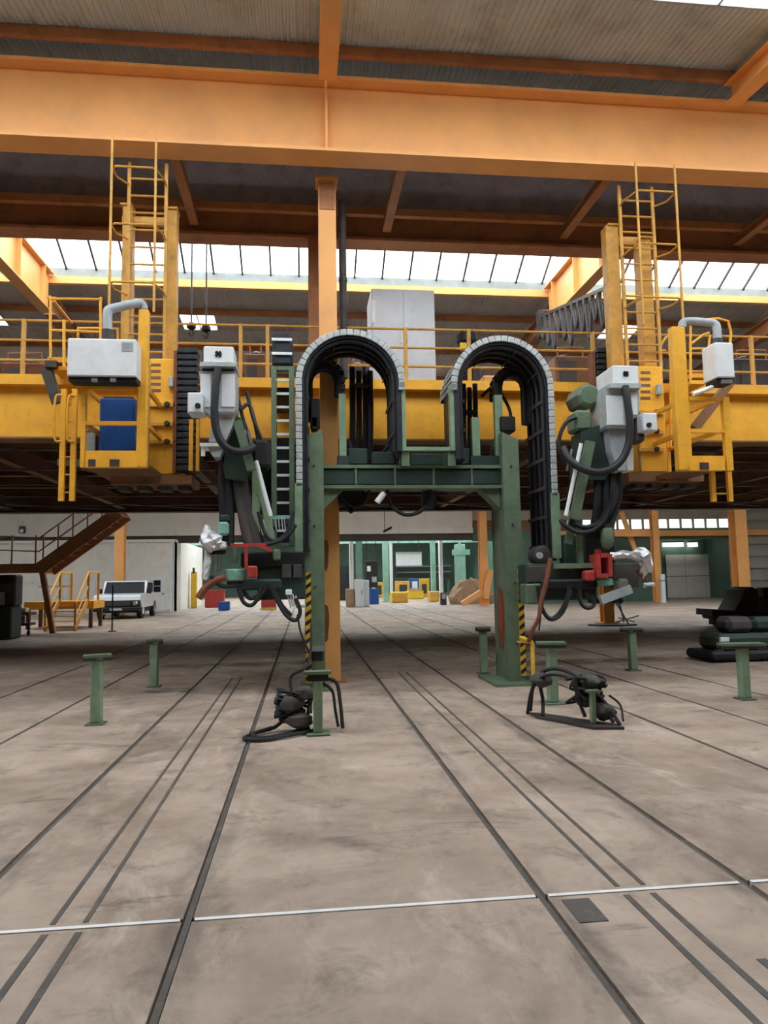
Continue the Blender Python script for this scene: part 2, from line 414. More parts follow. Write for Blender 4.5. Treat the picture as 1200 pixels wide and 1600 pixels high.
skylight(XW0, XW1, RSK0, RSK1, BRZ, 26, 2)
# rafters
def ibeam(m_, p, q, h, w_, tf=.03, tw=.02):
    # p, q: centre line of the bottom flange underside; beam stands up from it
    p, q = Vector(p), Vector(q); u = Vector((0,0,1))
    m_.bar(p+u*tf/2, q+u*tf/2, w_, tf); m_.bar(p+u*(h-tf/2), q+u*(h-tf/2), w_, tf); m_.bar(p+u*h/2, q+u*h/2, tw, h-2*tf)
    return m_
for x in (-6.75, .42, 7.2, 14.7):
    ibeam(MB(), (x,-13.9,FRZ(-13.9)-.55), (x,10.6,FRZ(10.6)-.55), .36, .28).build('rafter', 'orange', ceiling)
for x in (-6.75, 7.1, 14.2):
    r_ = MB(); ibeam(r_, (x, 13.9, 8.8), (x, 19.4, 8.8), 1.1, .3); ro = r_.build('rafter', 'orange', ceiling)
    for y in (15.6, 17.2, 18.8): MB().box(x-.14, x+.14, y-.012, y+.012, 8.83, 9.87).build('stiffener', 'orange', ro)
    ibeam(MB(), (x, 19.6, 8.85), (x, 42, 7.0), .5, .3).build('rafter', 'orange_dark', ceiling)  # darker orange puts the shade beyond the skylight into these rafters
# white gable sheet beside the ridge glazing
MB().prism([(13.9,9.95),(19.5,9.95),(16.6,11.65)], 'x', 7.05, 7.1).build('gable_sheet', 'cream', ceiling)

# ================================================================== WALLS
ww = struct('wall_left', (XW0,38,0), 'side wall of the hall'); MB().box(XW0-.2, XW0, YB0, YB1, 0, 11).build('sheet', 'wall_grey', ww)
ww = struct('wall_right', (XW1,38,0), 'side wall of the hall'); MB().box(XW1, XW1+.2, YB0, YB1, 0, 11).build('sheet', 'wall_grey', ww)
ww = struct('wall_front', (6,YB0,0), 'end wall of the hall'); MB().box(XW0, XW1, YB0-.2, YB0, 0, 11).build('sheet', 'wall_grey', ww)

# ================================================================== UPPER GIRDERS AND COLUMN
def girder(label, yw, z0, z1, half, mt, stiff):
    g = thing('crane_girder', label, 'girder', (6, yw, z0), kind='structure')
    MB().box(XW0, XW1, yw-.015, yw+.015, z0+.05, z1-.05).build('web', mt, g)
    MB().box(XW0, XW1, yw-half, yw+half, z1-.055, z1).build('top_flange', mt, g)
    MB().box(XW0, XW1, yw-half, yw+half, z0, z0+.055).build('bottom_flange', mt, g)
    for x in stiff: MB().box(x-.02, x+.02, yw-half+.05, yw-.015, z0+.055, z1-.055).build('stiffener', mt, g)
    return g
girder('deep orange crane girder spanning the top of the view', 10.95, 8.33, 9.6, .23, 'orange', (.4,))
girder('shaded brown-orange girder behind the upper crane girder', 13.6, 8.2, 8.86, .22, 'orange_dark', ())  # shade behind the upper girder is put into its darker paint
MB().box(XW0, XW1, 13.74, 13.79, 8.9, 10.3).build('gutter_sheet', 'slate', ceiling)
tr = thing('girder_bracing', 'row of orange cross ties between the two upper girders', 'bracing', (3,12.4,8.4), kind='structure')
for x in (-9.2, -5.6, -2.02, 1.65, 5.23, 8.96, 12.6):
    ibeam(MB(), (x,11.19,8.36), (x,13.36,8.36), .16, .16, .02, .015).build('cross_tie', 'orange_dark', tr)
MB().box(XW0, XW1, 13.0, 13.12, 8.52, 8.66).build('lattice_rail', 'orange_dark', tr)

def rust_shape(cu, cv, ru, rv, seed, n=14):
    rnd = random.Random(seed)
    return [(cu+ru*math.cos(2*math.pi*i/n)*rnd.uniform(.6,1.1), cv+rv*math.sin(2*math.pi*i/n)*rnd.uniform(.7,1.1)) for i in range(n)]
c = thing('steel_column', 'tall orange steel column rising through the middle of the hall', 'column', (.425,11.6,0), kind='structure')
co = MB(); co.box(.28,.57,11.45,11.47,0,8.33); co.box(.28,.57,11.75,11.77,0,8.33); co.box(.415,.435,11.47,11.75,0,8.33); co.build('shaft', 'orange', c)
MB().box(.2,.65,11.4,11.83,0,.03).build('base_plate', 'orange_dark', c)
MB().box(.24,.61,11.42,11.8,8.28,8.33).build('cap_plate', 'orange', c)
MB().box(.3,.55,11.435,11.45,7.75,8.2).build('splice_plate', 'orange_dark', c)
for z0_, z1_ in ((.55,1.25),(1.7,2.3)):
    MB().prism(rust_shape(.345,(z0_+z1_)/2,.055,(z1_-z0_)/2,int(z0_*10)), 'y', 11.44, 11.45).build('rust_patch', 'rust', c)
c = thing('steel_column', 'brown-orange column just behind the central orange column', 'column', (.3,13.4,0), kind='structure')
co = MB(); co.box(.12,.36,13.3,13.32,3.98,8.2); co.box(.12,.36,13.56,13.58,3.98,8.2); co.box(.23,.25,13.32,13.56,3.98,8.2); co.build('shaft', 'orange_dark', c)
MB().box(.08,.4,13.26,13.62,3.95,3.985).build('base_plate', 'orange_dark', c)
d = thing('drain_pipe', 'dark grey rainwater pipe beside the central orange column', 'pipe', (.66,11.7,4.0))
MB().tube([(.7,11.9,5.0),(.7,11.9,8.15)], .065, 12).build('pipe', 'tarp', d, True)
for z in (5.6,6.7,7.8): MB().lathe((.7,11.9,z), [(.075,0),(.075,.06)], 12).build('clamp', 'dark_steel', d)
MB().box(.57,.66,11.86,11.94,5.6,5.66).build('bracket', 'dark_steel', d)

# ================================================================== RAISED CRANE PLATFORM
pl = struct('raised_platform', (4,18,3.95), 'dark underside of a wide raised steel platform')
tag(pl, 'wide raised steel platform with a yellow front girder', 'platform')
GZ0, GZ1 = 3.98, 5.02
g = MB(); g.box(XW0, XW1, 12.25, 12.29, GZ0+.03, GZ1-.14); g.build('front_web', 'yellow', pl)
MB().box(XW0, XW1, 12.08, 12.5, GZ1-.14, GZ1-.09).build('top_flange', 'yellow', pl)
MB().box(XW0, XW1, 12.08, 12.13, GZ1-.09, GZ1+.03).build('toe_board', 'yellow', pl)
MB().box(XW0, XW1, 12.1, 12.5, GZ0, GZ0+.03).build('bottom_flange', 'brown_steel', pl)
MB().box(XW0, XW1, 12.5, 24.9, 4.86, 4.93).build('deck', 'dark_umber', pl)
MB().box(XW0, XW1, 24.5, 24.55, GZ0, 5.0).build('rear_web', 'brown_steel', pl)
MB().box(XW0, XW1, 24.3, 24.75, GZ0-.04, GZ0).build('rear_flange', 'dark_umber', pl)
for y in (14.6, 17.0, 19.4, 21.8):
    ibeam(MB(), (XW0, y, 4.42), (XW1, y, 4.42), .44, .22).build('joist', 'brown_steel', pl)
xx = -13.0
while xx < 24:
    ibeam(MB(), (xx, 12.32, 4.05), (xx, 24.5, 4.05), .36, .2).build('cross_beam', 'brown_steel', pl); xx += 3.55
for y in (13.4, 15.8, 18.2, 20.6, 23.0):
    MB().box(XW0, XW1, y-.06, y+.06, 4.02, 4.05).build('underside_strip', 'dark_umber', pl)
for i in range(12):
    xa = -12 + i*3.2; MB().bar((xa, 22.4, 4.03), (xa+3.0, 24.4, 4.03), .1, .05).build('brace', 'dark_umber', pl)

rl = thing('walkway_railing', 'yellow pipe railing along the edge of the raised platform', 'railing', (4,12.2,5.05))
for z in (6.0, 5.66, 5.32): MB().tube([(-12,12.2,z),(22,12.2,z)], .022, 8).build('rail', 'yellow_dull', rl, True)
for p in (36, 376, 418, 634, 733, 927, 1175):
    x = X(p, 560, 12.2); MB().box(x-.03, x+.03, 12.17, 12.23, GZ1-.09, 6.02).build('post', 'yellow_dull', rl)
for x in (-11.5,-9.6,-7.4,10.6,13,15.5): MB().box(x-.03, x+.03, 12.17, 12.23, GZ1-.09, 6.02).build('post', 'yellow_dull', rl)
rl = thing('walkway_railing', 'far railing at the back edge of the raised platform', 'railing', (4,24.6,4.95))
for z in (6.0, 5.6): MB().tube([(-16,24.6,z),(26,24.6,z)], .025, 6).build('rail', 'yellow_dull', rl, True)
for i in range(15): x = -15.5+i*2.9; MB().box(x-.03, x+.03, 24.57, 24.63, 4.93, 6.02).build('post', 'yellow_dull', rl)

# ================================================================== MASTS WITH CAGED LADDERS
def mast(label, posts, ladder, rods, car, side):
    """posts: [(x0,x1,ytop,ybot)] two box posts; ladder (xa,xb,ytop); rods (xa,xb); car: carriage box (x0,x1,y0,y1)"""
    Y = 11.25
    t = thing('ladder_mast', label, 'mast', (X((posts[0][0]+posts[1][1])/2, 740, Y), Y, 3.2), 'crane masts with caged ladders')
    for (a, b, y0, y1) in posts:
        MB().px(a, b, y0, y1, Y, .22, .015).build('post', 'yellow_dull', t)
        MB().px(a-2, b+2, y0-4, y0, Y-.03, .28, .01).build('post_cap', 'yellow_dull', t)
    xa, xb = X(posts[0][0], 330, Y), X(posts[1][1], 330, Y)
    zt = Z(posts[0][0], posts[0][2]+14, Y)
    MB().box(xa, xb, Y+.06, Y+.14, zt-.14, zt).build('head_beam', 'yellow_dull', t)
    Yl = 11.12
    la, lb, zt = X(ladder[0], 300, Yl), X(ladder[1], 300, Yl), Z(ladder[0], ladder[2], Yl)
    zb = 5.0
    for x in (la, lb): MB().box(x-.025, x+.025, Yl-.02, Yl+.02, zb, zt).build('ladder_rail', 'yellow_dull', t)
    z = zb+.15
    src = None
    while z < zt:
        if src is None: src = MB().tube([(la,Yl,z),(lb,Yl,z)], .017, 6).build('rung', 'yellow_dull', t); s0 = WP[src.name].copy(); z00 = z
        else: inst(src, 'rung', t, s0+Vector((0,0,z-z00)))
        z += .28
    Yr = 10.62
    ra, rb = X(rods[0], 300, Yr), X(rods[1], 300, Yr)
    for x in (ra, rb): MB().box(x-.017, x+.017, Yr-.012, Yr+.012, 5.6, 8.325).build('guard_rod', 'yellow_dull', t)
    for z in (7.85, 6.95, 6.05):
        o_ = ra if side < 0 else rb
        pts = [(la,Yl,z),(min(ra,la),Yl-.2,z),(ra,Yr+.06,z),(ra+.05,Yr,z),(rb-.05,Yr,z),(rb,Yr+.06,z),(max(rb,lb),Yl-.2,z),(lb,Yl,z)]
        MB().tube(pts, .016, 6).build('guard_hoop', 'yellow_dull', t, True)
    cb = MB().px(*car, 10.95, .9, .02).build('carriage', 'yellow', t)
    n = 5
    for i in range(n):
        y = car[2]+8+i*10
        MB().px(car[0]+4, car[0]+19, y, y+4, 10.945, .02).build('louvre', 'brown_steel', cb)
    for y in (car[2]+70, car[2]+100, car[2]+128):
        MB().px(car[0]+2, car[1]-2, y, y+5, 10.9, .06).build('clamp_bar', 'yellow_dull', cb)
        p = at(car[1]-14, y+2, 10.9); MB().lathe(p, [(.03,-.05),(.045,-.02),(.045,.02)], 10, 'y').build('bolt', 'dark_steel', cb)
    MB().px(car[0]-1, car[0]+1.5, car[2]+10, car[3]-6, 10.93, .03).build('guide_rod', 'steel', cb)
    MB().px(car[1]-12, car[1]-5, car[2]+28, car[2]+44, 10.86, .09, .01).build('switch', 'grey_paint', cb)
    # running gear hanging below the carriage
    y = car[3]
    MB().px(car[0]-60 if side < 0 else car[0]-15, car[1]+25 if side < 0 else car[1]+60, y, y+14, 10.9, .8).build('underframe', 'brown_steel', t)
    for k in range(4):
        xx = car[0]-50+k*32 if side < 0 else car[0]-5+k*26
        MB().px(xx, xx+18, y+14, y+24, 11.1, .35).build('wheel_box', 'dark_umber', t)
    return t
mast('yellow caged-ladder mast beside the blue cabinet', [(189,205,320,600),(257,275,326,600)], (202,260,254), (174,243), (232,275,560,742), -1)
mast('yellow caged-ladder mast beside the narrow white control box', [(952,972,352,600),(1003,1023,372,600)], (967,1018,290), (995,1056), (997,1040,572,738), 1)

# ================================================================== OPERATOR CAGES
def cage(label, main, other, ytop, ymid, ykick, ybot, mir):
    Y = 9.9
    cx = X((main[0]+other[0])/2, ybot, Y)
    t = thing('operator_cage', label, 'cage', (cx, Y+.6, Z(main[0], ybot, Y)), 'operator cages hung on the platform girder')
    MB().px(main[0], main[1], main[2], ybot, Y, .14, .012).build('main_post', 'yellow', t)
    MB().px(other[0], other[1], ytop, ybot, Y, .08).build('corner_post', 'yellow', t)
    xa, xb = (other[1], main[0]) if mir < 0 else (main[1], other[0])
    MB().px(xa, xb, ytop, ytop+6, Y+.01, .06).build('top_rail', 'yellow', t)
    MB().px(xa, xb, ymid, ymid+6, Y+.01, .06).build('middle_rail', 'yellow', t)
    MB().px(xa, xb, ykick, ybot-12, Y+.01, .05).build('kick_plate', 'yellow', t)
    bb = MB().px(min(xa,xb), max(xa,xb), ybot-12, ybot, Y-.02, .1).build('bottom_beam', 'yellow', t)
    for k in ((.06,.2),(.47,.66)) if mir < 0 else ((.3,.55),):
        MB().px(xa+(xb-xa)*k[0], xa+(xb-xa)*k[1], ybot-12.5, ybot-1.5, Y-.028, .01).build('slot_plate', 'dark_steel', bb)
    # floor, back posts and side rails
    x0, x1 = sorted((X(other[0], ybot, Y), X(main[1], ybot, Y))); zf = Z((xa+xb)/2, ybot-2, Y); zt = Z((xa+xb)/2, ytop+3, Y); zm = Z((xa+xb)/2, ymid+3, Y)
    MB().box(x0, x1, Y+.14, 11.5, zf, zf+.04).build('floor_plate', 'brown_steel', t)
    for x in (x0+.03, x1-.05): MB().box(x-.03, x+.03, 11.4, 11.46, zf+.04, zt).build('back_post', 'yellow', t)
    for z in (zm, zt): MB().box(x0, x0+.05, Y+.08, 11.4, z-.03, z+.03).build('side_rail', 'yellow', t); MB().box(x1-.06, x1-.01, Y+.14, 11.4, z-.03, z+.03).build('side_rail', 'yellow', t)
    for z in (zm, zt): MB().box(x0, x1, 11.46, 11.5, z-.03, z+.03).build('back_rail', 'yellow', t)
    # hangers that tie the cage to the platform girder
    for x in (x0+.1, x1-.15): MB().box(x-.05, x+.05, 11.5, 12.09, zf+.9, zf+1.02).build('hanger', 'yellow', t)
    return t
cage('yellow operator cage holding the blue cabinet', (214,230,483), (126,133), 602, 658, 704, 730, -1)
cage('yellow operator cage with an empty frame, by the narrow white box', (1056,1077,510), (1133,1143), 620, 670, 712, 735, 1)

t = thing('blue_cabinet', 'blue steel cabinet standing inside the yellow operator cage', 'cabinet', (X(183,700,10.35),10.5,Z(170,728,9.9)+.04))
zb = Z(170,728,9.9)+.045
MB().cbox(X(155,660,10.35), X(211,660,10.35), 10.35, 10.75, zb, Z(183,622,10.35), .02).build('body', 'blue', t)
MB().box(X(158,660,10.35), X(208,660,10.35), 10.335, 10.35, zb+.1, Z(183,664,10.35)).build('door', 'blue', t)
MB().box(X(158,660,10.35), X(208,660,10.35), 10.335, 10.35, Z(183,660,10.35), Z(183,626,10.35)).build('door', 'blue', t)
MB().box(X(160,660,10.35), X(207,660,10.35), 10.38, 10.7, Z(183,622,10.35), Z(183,619,10.35)).build('lid', 'dark_steel', t)
t = thing('grey_junction_box', 'small grey box beside the blue cabinet in the cage', 'box', (X(143,700,10.6),10.7,zb))
MB().cbox(X(133,690,10.6), X(151,690,10.6), 10.6, 10.8, zb, Z(142,672,10.6), .01).build('body', 'tarp', t)
MB().box(X(135,690,10.6), X(149,690,10.6), 10.59, 10.6, zb+.05, Z(142,676,10.6)).build('cover', 'grey_paint', t)

# suspended control boxes
def control_box(label, x0, x1, y0, y1, Yb, d, arm, collar, sticker):
    p = at((x0+x1)/2, y1, Yb)
    t = thing('control_box', label, 'control box', p, 'white control boxes on pipe arms')
    h = MB().px(x0, x1, y0, y1, Yb, d, .012).build('housing', 'white_paint', t)
    MB().px(x0+1.5, x1-1.5, y0+1.5, y1-1.5, Yb-.012, .012, .004).build('door', 'white_paint', h)
    if sticker: MB().px(*sticker, Yb-.016, .004).build('label_plate', 'grey_paint', h)
    MB().px(x0+2, x1, y1, y1+8, Yb+.03, d-.06).build('underside_strip', 'deep_black', t)  # black strip painting the shadowed bottom edge of the box
    MB().tube(smoothpath([at(*a) for a in arm], 5), .062, 12).build('support_arm', 'grey_paint', t, True)
    MB().tube([at(*a) for a in collar], .075, 12).build('collar', 'dark_steel', t, True)
    for k in (.35,.62): MB().px(x0+(x1-x0)*k, x0+(x1-x0)*k+9, y1+3, y1+8, Yb-.005, .05).build('gland', 'steel', t)
    return t
control_box('wide white control box hanging above the blue cabinet', 105, 213, 529, 588, 9.6, .3,
            [(224,484,9.97),(221,475,9.95),(212,474,9.9),(185,480,9.8),(171,484,9.76),(168,492,9.75),(168,518,9.75)], [(168,516,9.75),(168,530,9.75)], (190,208,535,549))
control_box('narrow white control box hanging at the far cage corner', 1118, 1147, 535, 590, 9.65, .35,
            [(1066,512,9.97),(1068,504,9.97),(1080,502,9.95),(1105,504,9.9),(1116,506,9.88),(1120,513,9.86),(1121,533,9.85)], [(1121,530,9.85),(1121,537,9.85)], None)
t = thing('strip_lamp', 'white strip lamp under the narrow control box', 'lamp', at(1098,611,9.8))
MB().tube([at(1083,616,9.8), at(1113,605,9.8)], .035, 8).build('tube', 'lamp_tube', t, True)
MB().bar(at(1083,614,9.83), at(1120,601,9.83), .05, .02).build('holder', 'grey_paint', t)
MB().bar(at(1120,601,9.85), at(1132,590,9.85), .05, .05).build('bracket', 'dark_steel', t)

# ladders below the cages
def access_ladder(label, xa, xb, ytop, ybot, Y, handles, bracket=True):
    t = thing('access_ladder', label, 'ladder', at((xa+xb)/2, ybot, Y), 'short ladders below the cages')
    a, b, z0_, z1_ = X(xa,700,Y), X(xb,700,Y), Z(xa,ybot,Y), Z(xa,ytop,Y)
    for x in (a, b): MB().box(x-.035, x+.035, Y-.03, Y+.03, z0_, z1_).build('side_rail', 'yellow', t)
    n = int((z1_-z0_)/.25); s = None
    for i in range(n):
        z = z0_+.12+i*.25
        if s is None: s = MB().tube([(a,Y,z),(b,Y,z)], .014, 6).build('rung', 'yellow_dull', t); s0 = WP[s.name].copy(); zz = z
        else: inst(s, 'rung', t, s0+Vector((0,0,z-zz)))
    if handles:
        for x in (a-.1, b-.07):
            MB().tube(smoothpath([(x+.08,Y-.03,z1_-.1),(x,Y-.05,z1_-.15),(x,Y-.05,z1_-.7),(x+.08,Y-.03,z1_-.75)], 4), .016, 8).build('grab_handle', 'yellow', t, True)
    if not bracket:
        MB().box(a-.05, b+.05, Y-.05, Y+.05, z1_, z1_+.03).build('head_plate', 'yellow', t); return t
    MB().box(a-.08, b+.15, Y+.03, Y+.1, Z(xa,726,Y), Z(xa,717,Y)).build('bracket', 'steel', t)
    MB().box(b-.02, b+.06, Y+.1, Y+.6, Z(xa,726,Y), Z(xa,719,Y)).build('bracket', 'dark_steel', t)
    return t
access_ladder('short yellow ladder hanging left of the blue cabinet cage', 98, 115, 608, 783, 10.35, True)
access_ladder('short yellow ladder hanging below the empty cage', 1110, 1136, 734.5, 784, 10.15, False, False)

def step_guard(label, pts_list, Y, posts):
    x0, y0 = pts_list[0][0][:2]
    t = thing('guard_rail', label, 'railing', at(x0, 590, Y))
    for pts in pts_list: MB().tube(smoothpath([at(*p) for p in pts], 3), .022, 8).build('rail', 'yellow', t, True)
    for (x, a, b) in posts: MB().tube([at(x,a,Y), at(x,b,Y)], .025, 8).build('post', 'yellow', t, True)
    return t
step_guard('raised yellow pipe guard above the wide control box', [[(79,560,11.4),(79,470,11.4),(82,467,11.4),(153,468,11.4),(157,472,11.4),(157,560,11.4)], [(80,516,11.4),(157,519,11.4)], [(84,470,11.4),(112,505,12.0)],[(122,540,11.5),(122,516,11.5),(126,513,11.5),(180,514,11.5),(184,518,11.5),(184,545,11.5)]], 11.4, [(100,500,575)])
step_guard('yellow pipe guard behind the narrow control box', [[(1079,600,11.2),(1079,505,11.2),(1082,502,11.2),(1138,502,11.2),(1138,560,11.2)], [(1079,545,11.2),(1107,545,11.2)], [(1040,548,11.2),(1030,545,11.2),(1045,524,11.2),(1046,555,11.2)],[(1080,537,11.2),(1107,520,11.2),(1107,545,11.2)]], 11.2, [(1048,580,700)])
t = thing('step_bracket', 'yellow channel bracket on the girder end beside the wide control box', 'bracket', at(92,600,11.6))
MB().px(74,106,558,566,11.5,.5).build('channel', 'yellow', t); MB().px(80,106,572,578,11.5,.5).build('channel', 'yellow', t)
MB().bar(at(72,575,11.5), at(90,630,11.5), .1, .16).build('strut', 'dark_steel', t); MB().px(70,88,563,573,11.4,.1).build('foot', 'dark_steel', t)
MB().px(74,106,566,572,11.6,.4).build('web', 'orange_dark', t)
t = thing('step_bracket', 'yellow channel bracket below the narrow white control box', 'bracket', at(1092,600,11.5))
MB().px(1080,1104,583,590,11.4,.6).build('channel', 'yellow', t); MB().px(1080,1104,594,600,11.4,.6).build('channel', 'yellow', t)
MB().px(1082,1102,590,594,11.5,.4).build('web', 'orange_dark', t); MB().bar(at(1140,598,11.4), at(1085,670,11.4), .12, .14).build('strut', 'brown_steel', t)
MB().box(X(1080,590,11.4), X(1104,590,11.4), 11.9, 12.09, Z(1090,600,11.4), Z(1090,583,11.4)).build('mount', 'yellow', t)

# vertical cable chains beside the masts
def vertical_chain(label, x0, x1, y0, y1, Y, d, step):
    t = thing('vertical_cable_chain', label, 'cable chain', at((x0+x1)/2, y1, Y))
    s = None; y = y0
    z0_ = Z(x0,y1,Y); z1_ = Z(x0,y0,Y); n = int((z1_-z0_)/step)
    a, b = X(x0,(y0+y1)/2,Y), X(x1,(y0+y1)/2,Y)
    for i in range(n):
        z = z0_+i*step
        if s is None:
            q = MB(); q.cbox(a, b, Y, Y+d, z+.006, z+step-.006, .015); q.box(a+.02, a+.07, Y-.015, Y+.02, z+.02, z+step-.02); q.box(b-.07, b-.02, Y-.015, Y+.02, z+.02, z+step-.02)
            s = q.build('chain_link', 'chain_dark', t); s0 = WP[s.name].copy()
        else: inst(s, 'chain_link', t, s0+Vector((0,0,i*step)))
    MB().box(a-.06, a-.01, Y+.05, Y+d-.05, z0_, z1_-.1).build('backing_strip', 'rust', t)
    return t
vertical_chain('dark vertical cable chain between the mast and the emblem head on the blue cabinet side', 276, 308, 536, 736, 10.85, .3, .1)
vertical_chain('short dark vertical cable chain behind the silver emblem head', 934, 962, 540, 640, 11.6, .3, .1)

# ================================================================== GREEN PORTAL
PY = 10.65
po = thing('portal_frame', 'green steel portal frame carrying the two cable chain arches', 'portal', (1.66,PY+.35,0))
def ragged(cu, cv, ru, rv, seed, n=16):
    rnd = random.Random(seed)
    return [(cu+ru*math.cos(2*math.pi*i/n)*rnd.uniform(.6,1.1), cv+rv*math.sin(2*math.pi*i/n)*rnd.uniform(.7,1.1)) for i in range(n)]
def leg(x0, x1, ztop, slope, stripe_x, base):
    l = MB(); l.prism([(x0,0.04),(x1,0.04),(x1,ztop-max(slope,0)),(x0,ztop+min(slope,0))], 'y', PY+.03, PY+.72)
    lo = l.build('leg', 'green', po)
    MB().box(x0-.015, x1+.015, PY, PY+.03, .04, ztop-.12).build('front_flange', 'green', lo)
    MB().box(x0-.015, x1+.015, PY+.72, PY+.75, .04, ztop-.12).build('rear_flange', 'green', lo)
    MB().box(*base).build('base_plate', 'green', lo)
    hs = MB().box(stripe_x, stripe_x+.085, PY-.012, PY, .12, 1.72).build('hazard_strip', 'hazard_yellow', po)
    s = None
    for i in range(12):
        z = .14+i*.132
        if s is None:
            s = MB().add([(stripe_x,PY-.016,z),(stripe_x+.085,PY-.016,z+.06),(stripe_x+.085,PY-.016,z+.12),(stripe_x,PY-.016,z+.06),
                          (stripe_x,PY-.012,z),(stripe_x+.085,PY-.012,z+.06),(stripe_x+.085,PY-.012,z+.12),(stripe_x,PY-.012,z+.06)],
                         [(0,1,2,3),(7,6,5,4),(0,4,5,1),(1,5,6,2),(2,6,7,3),(3,7,4,0)]).build('stripe', 'hazard_black', hs); s0 = WP[s.name].copy()
        else: inst(s, 'stripe', hs, s0+Vector((0,0,i*.132)))
    for z in (.6,1.5,2.4,3.3):
        MB().lathe(((x0+x1)/2, PY-.002, z), [(.02,-.012),(.02,.004)], 8, 'y').build('bolt', 'dark_steel', lo)
    return lo
lo = leg(.03, .29, 3.86, -.1, .02, (-.06,.38,PY-.1,PY+.78,0,.04))
lo2 = leg(3.07, 3.30, 3.84, .1, 3.23, (2.78,3.5,PY-.25,PY+.85,0,.04))
MB().prism(ragged(PY+.4,.95,.2,.55,3), 'x', 3.058, 3.07).build('rust_patch', 'rust', lo2, label='rusty red scrape')
MB().prism(ragged(PY+.38,1.0,.09,.36,5), 'x', 3.05, 3.058).build('paint_patch', 'red', lo2)
MB().px(478,507,1013,1018,PY-.35,.36).build('bracket', 'steel', po); MB().px(487,505,1018,1033,PY-.3,.25).build('bracket', 'deep_black', po)
cb = MB(); ibeam(cb, (.30,PY+.35,2.98), (3.07,PY+.35,2.98), .36, .44, .05, .03); cbo = cb.build('crossbeam', 'green', po)
for x in (.8,1.4,2.0,2.6): MB().box(x-.015, x+.015, PY+.14, PY+.56, 3.03, 3.29).build('stiffener', 'green', cbo)
MB().box(.30, 3.06, PY+.16, PY+.19, 3.05, 3.27).build('face_plate', 'green_dark', cbo)
MB().prism([(3.06,2.98),(2.74,2.98),(3.06,2.66)], 'y', PY+.2, PY+.5).build('gusset', 'green', po)
MB().prism([(.30,2.98),(.62,2.98),(.30,2.66)], 'y', PY+.2, PY+.5).build('gusset', 'green', po)
# U-shaped chain bracket on top of the crossbeam
ub = MB().px(622,634,601,704,PY-.1,.14).build('bracket_arm', 'green_light', po)
MB().px(704,716,600,704,PY-.1,.14).build('bracket_arm', 'green_light', po)
MB().px(634,704,698,704,PY-.09,.12).build('bracket_bar', 'green_light', po)
for a, b in ((628,640),(700,712)): MB().px(a,b,704,728,PY-.06,.4).build('bracket_foot', 'green', po)
for (a, b, y0, y1) in ((530,541,615,714),(774,786,617,715),(738,750,652,722)):
    MB().px(a, b, y0, y1, PY+.25, .1).build('guide_bar', 'green_light', po)
for (a, b) in ((528,545),(736,790)): MB().px(a, b, 712, 730, PY+.22, .3).build('bar_foot', 'green_dark', po)
# drive boxes and cables on the beam
for (a, b, y0, y1) in ((543,575,700,726),(580,618,706,726),(640,700,708,727),(716,735,700,726)):
    MB().px(a, b, y0, y1, PY+.3, .3, .02).build('drive_box', 'green_dark', po)
for (a, b, y0, y1) in ((485,500,622,668),(486,497,650,672)):
    MB().px(a, b, y0, y1, PY+.25, .2, .02).build('post_head', 'deep_black', po)
MB().px(782,806,650,674,PY+.2,.3,.02).build('post_head', 'deep_black', po)
# equipment slung below the crossbeam
for pts in ([(528,762,PY+.4),(540,785,PY+.4),(560,792,PY+.4),(572,780,PY+.4),(578,762,PY+.4)],
            [(605,765,PY+.35),(612,790,PY+.35),(632,804,PY+.35),(655,800,PY+.35),(668,785,PY+.35),(672,765,PY+.35)],
            [(535,765,PY+.5),(548,800,PY+.5),(562,770,PY+.5)]):
    hose('slung_hose', pts, .03, po)
MB().px(530,570,760,790,PY+.45,.3,.03).build('slung_box', 'deep_black', po)
MB().px(662,682,760,792,PY+.45,.3,.03).build('slung_box', 'green_dark', po)
MB().tube([at(589,785,PY+.2), at(600,770,PY+.2)], .05, 10).build('slung_lamp', 'pale_bar', po, True)

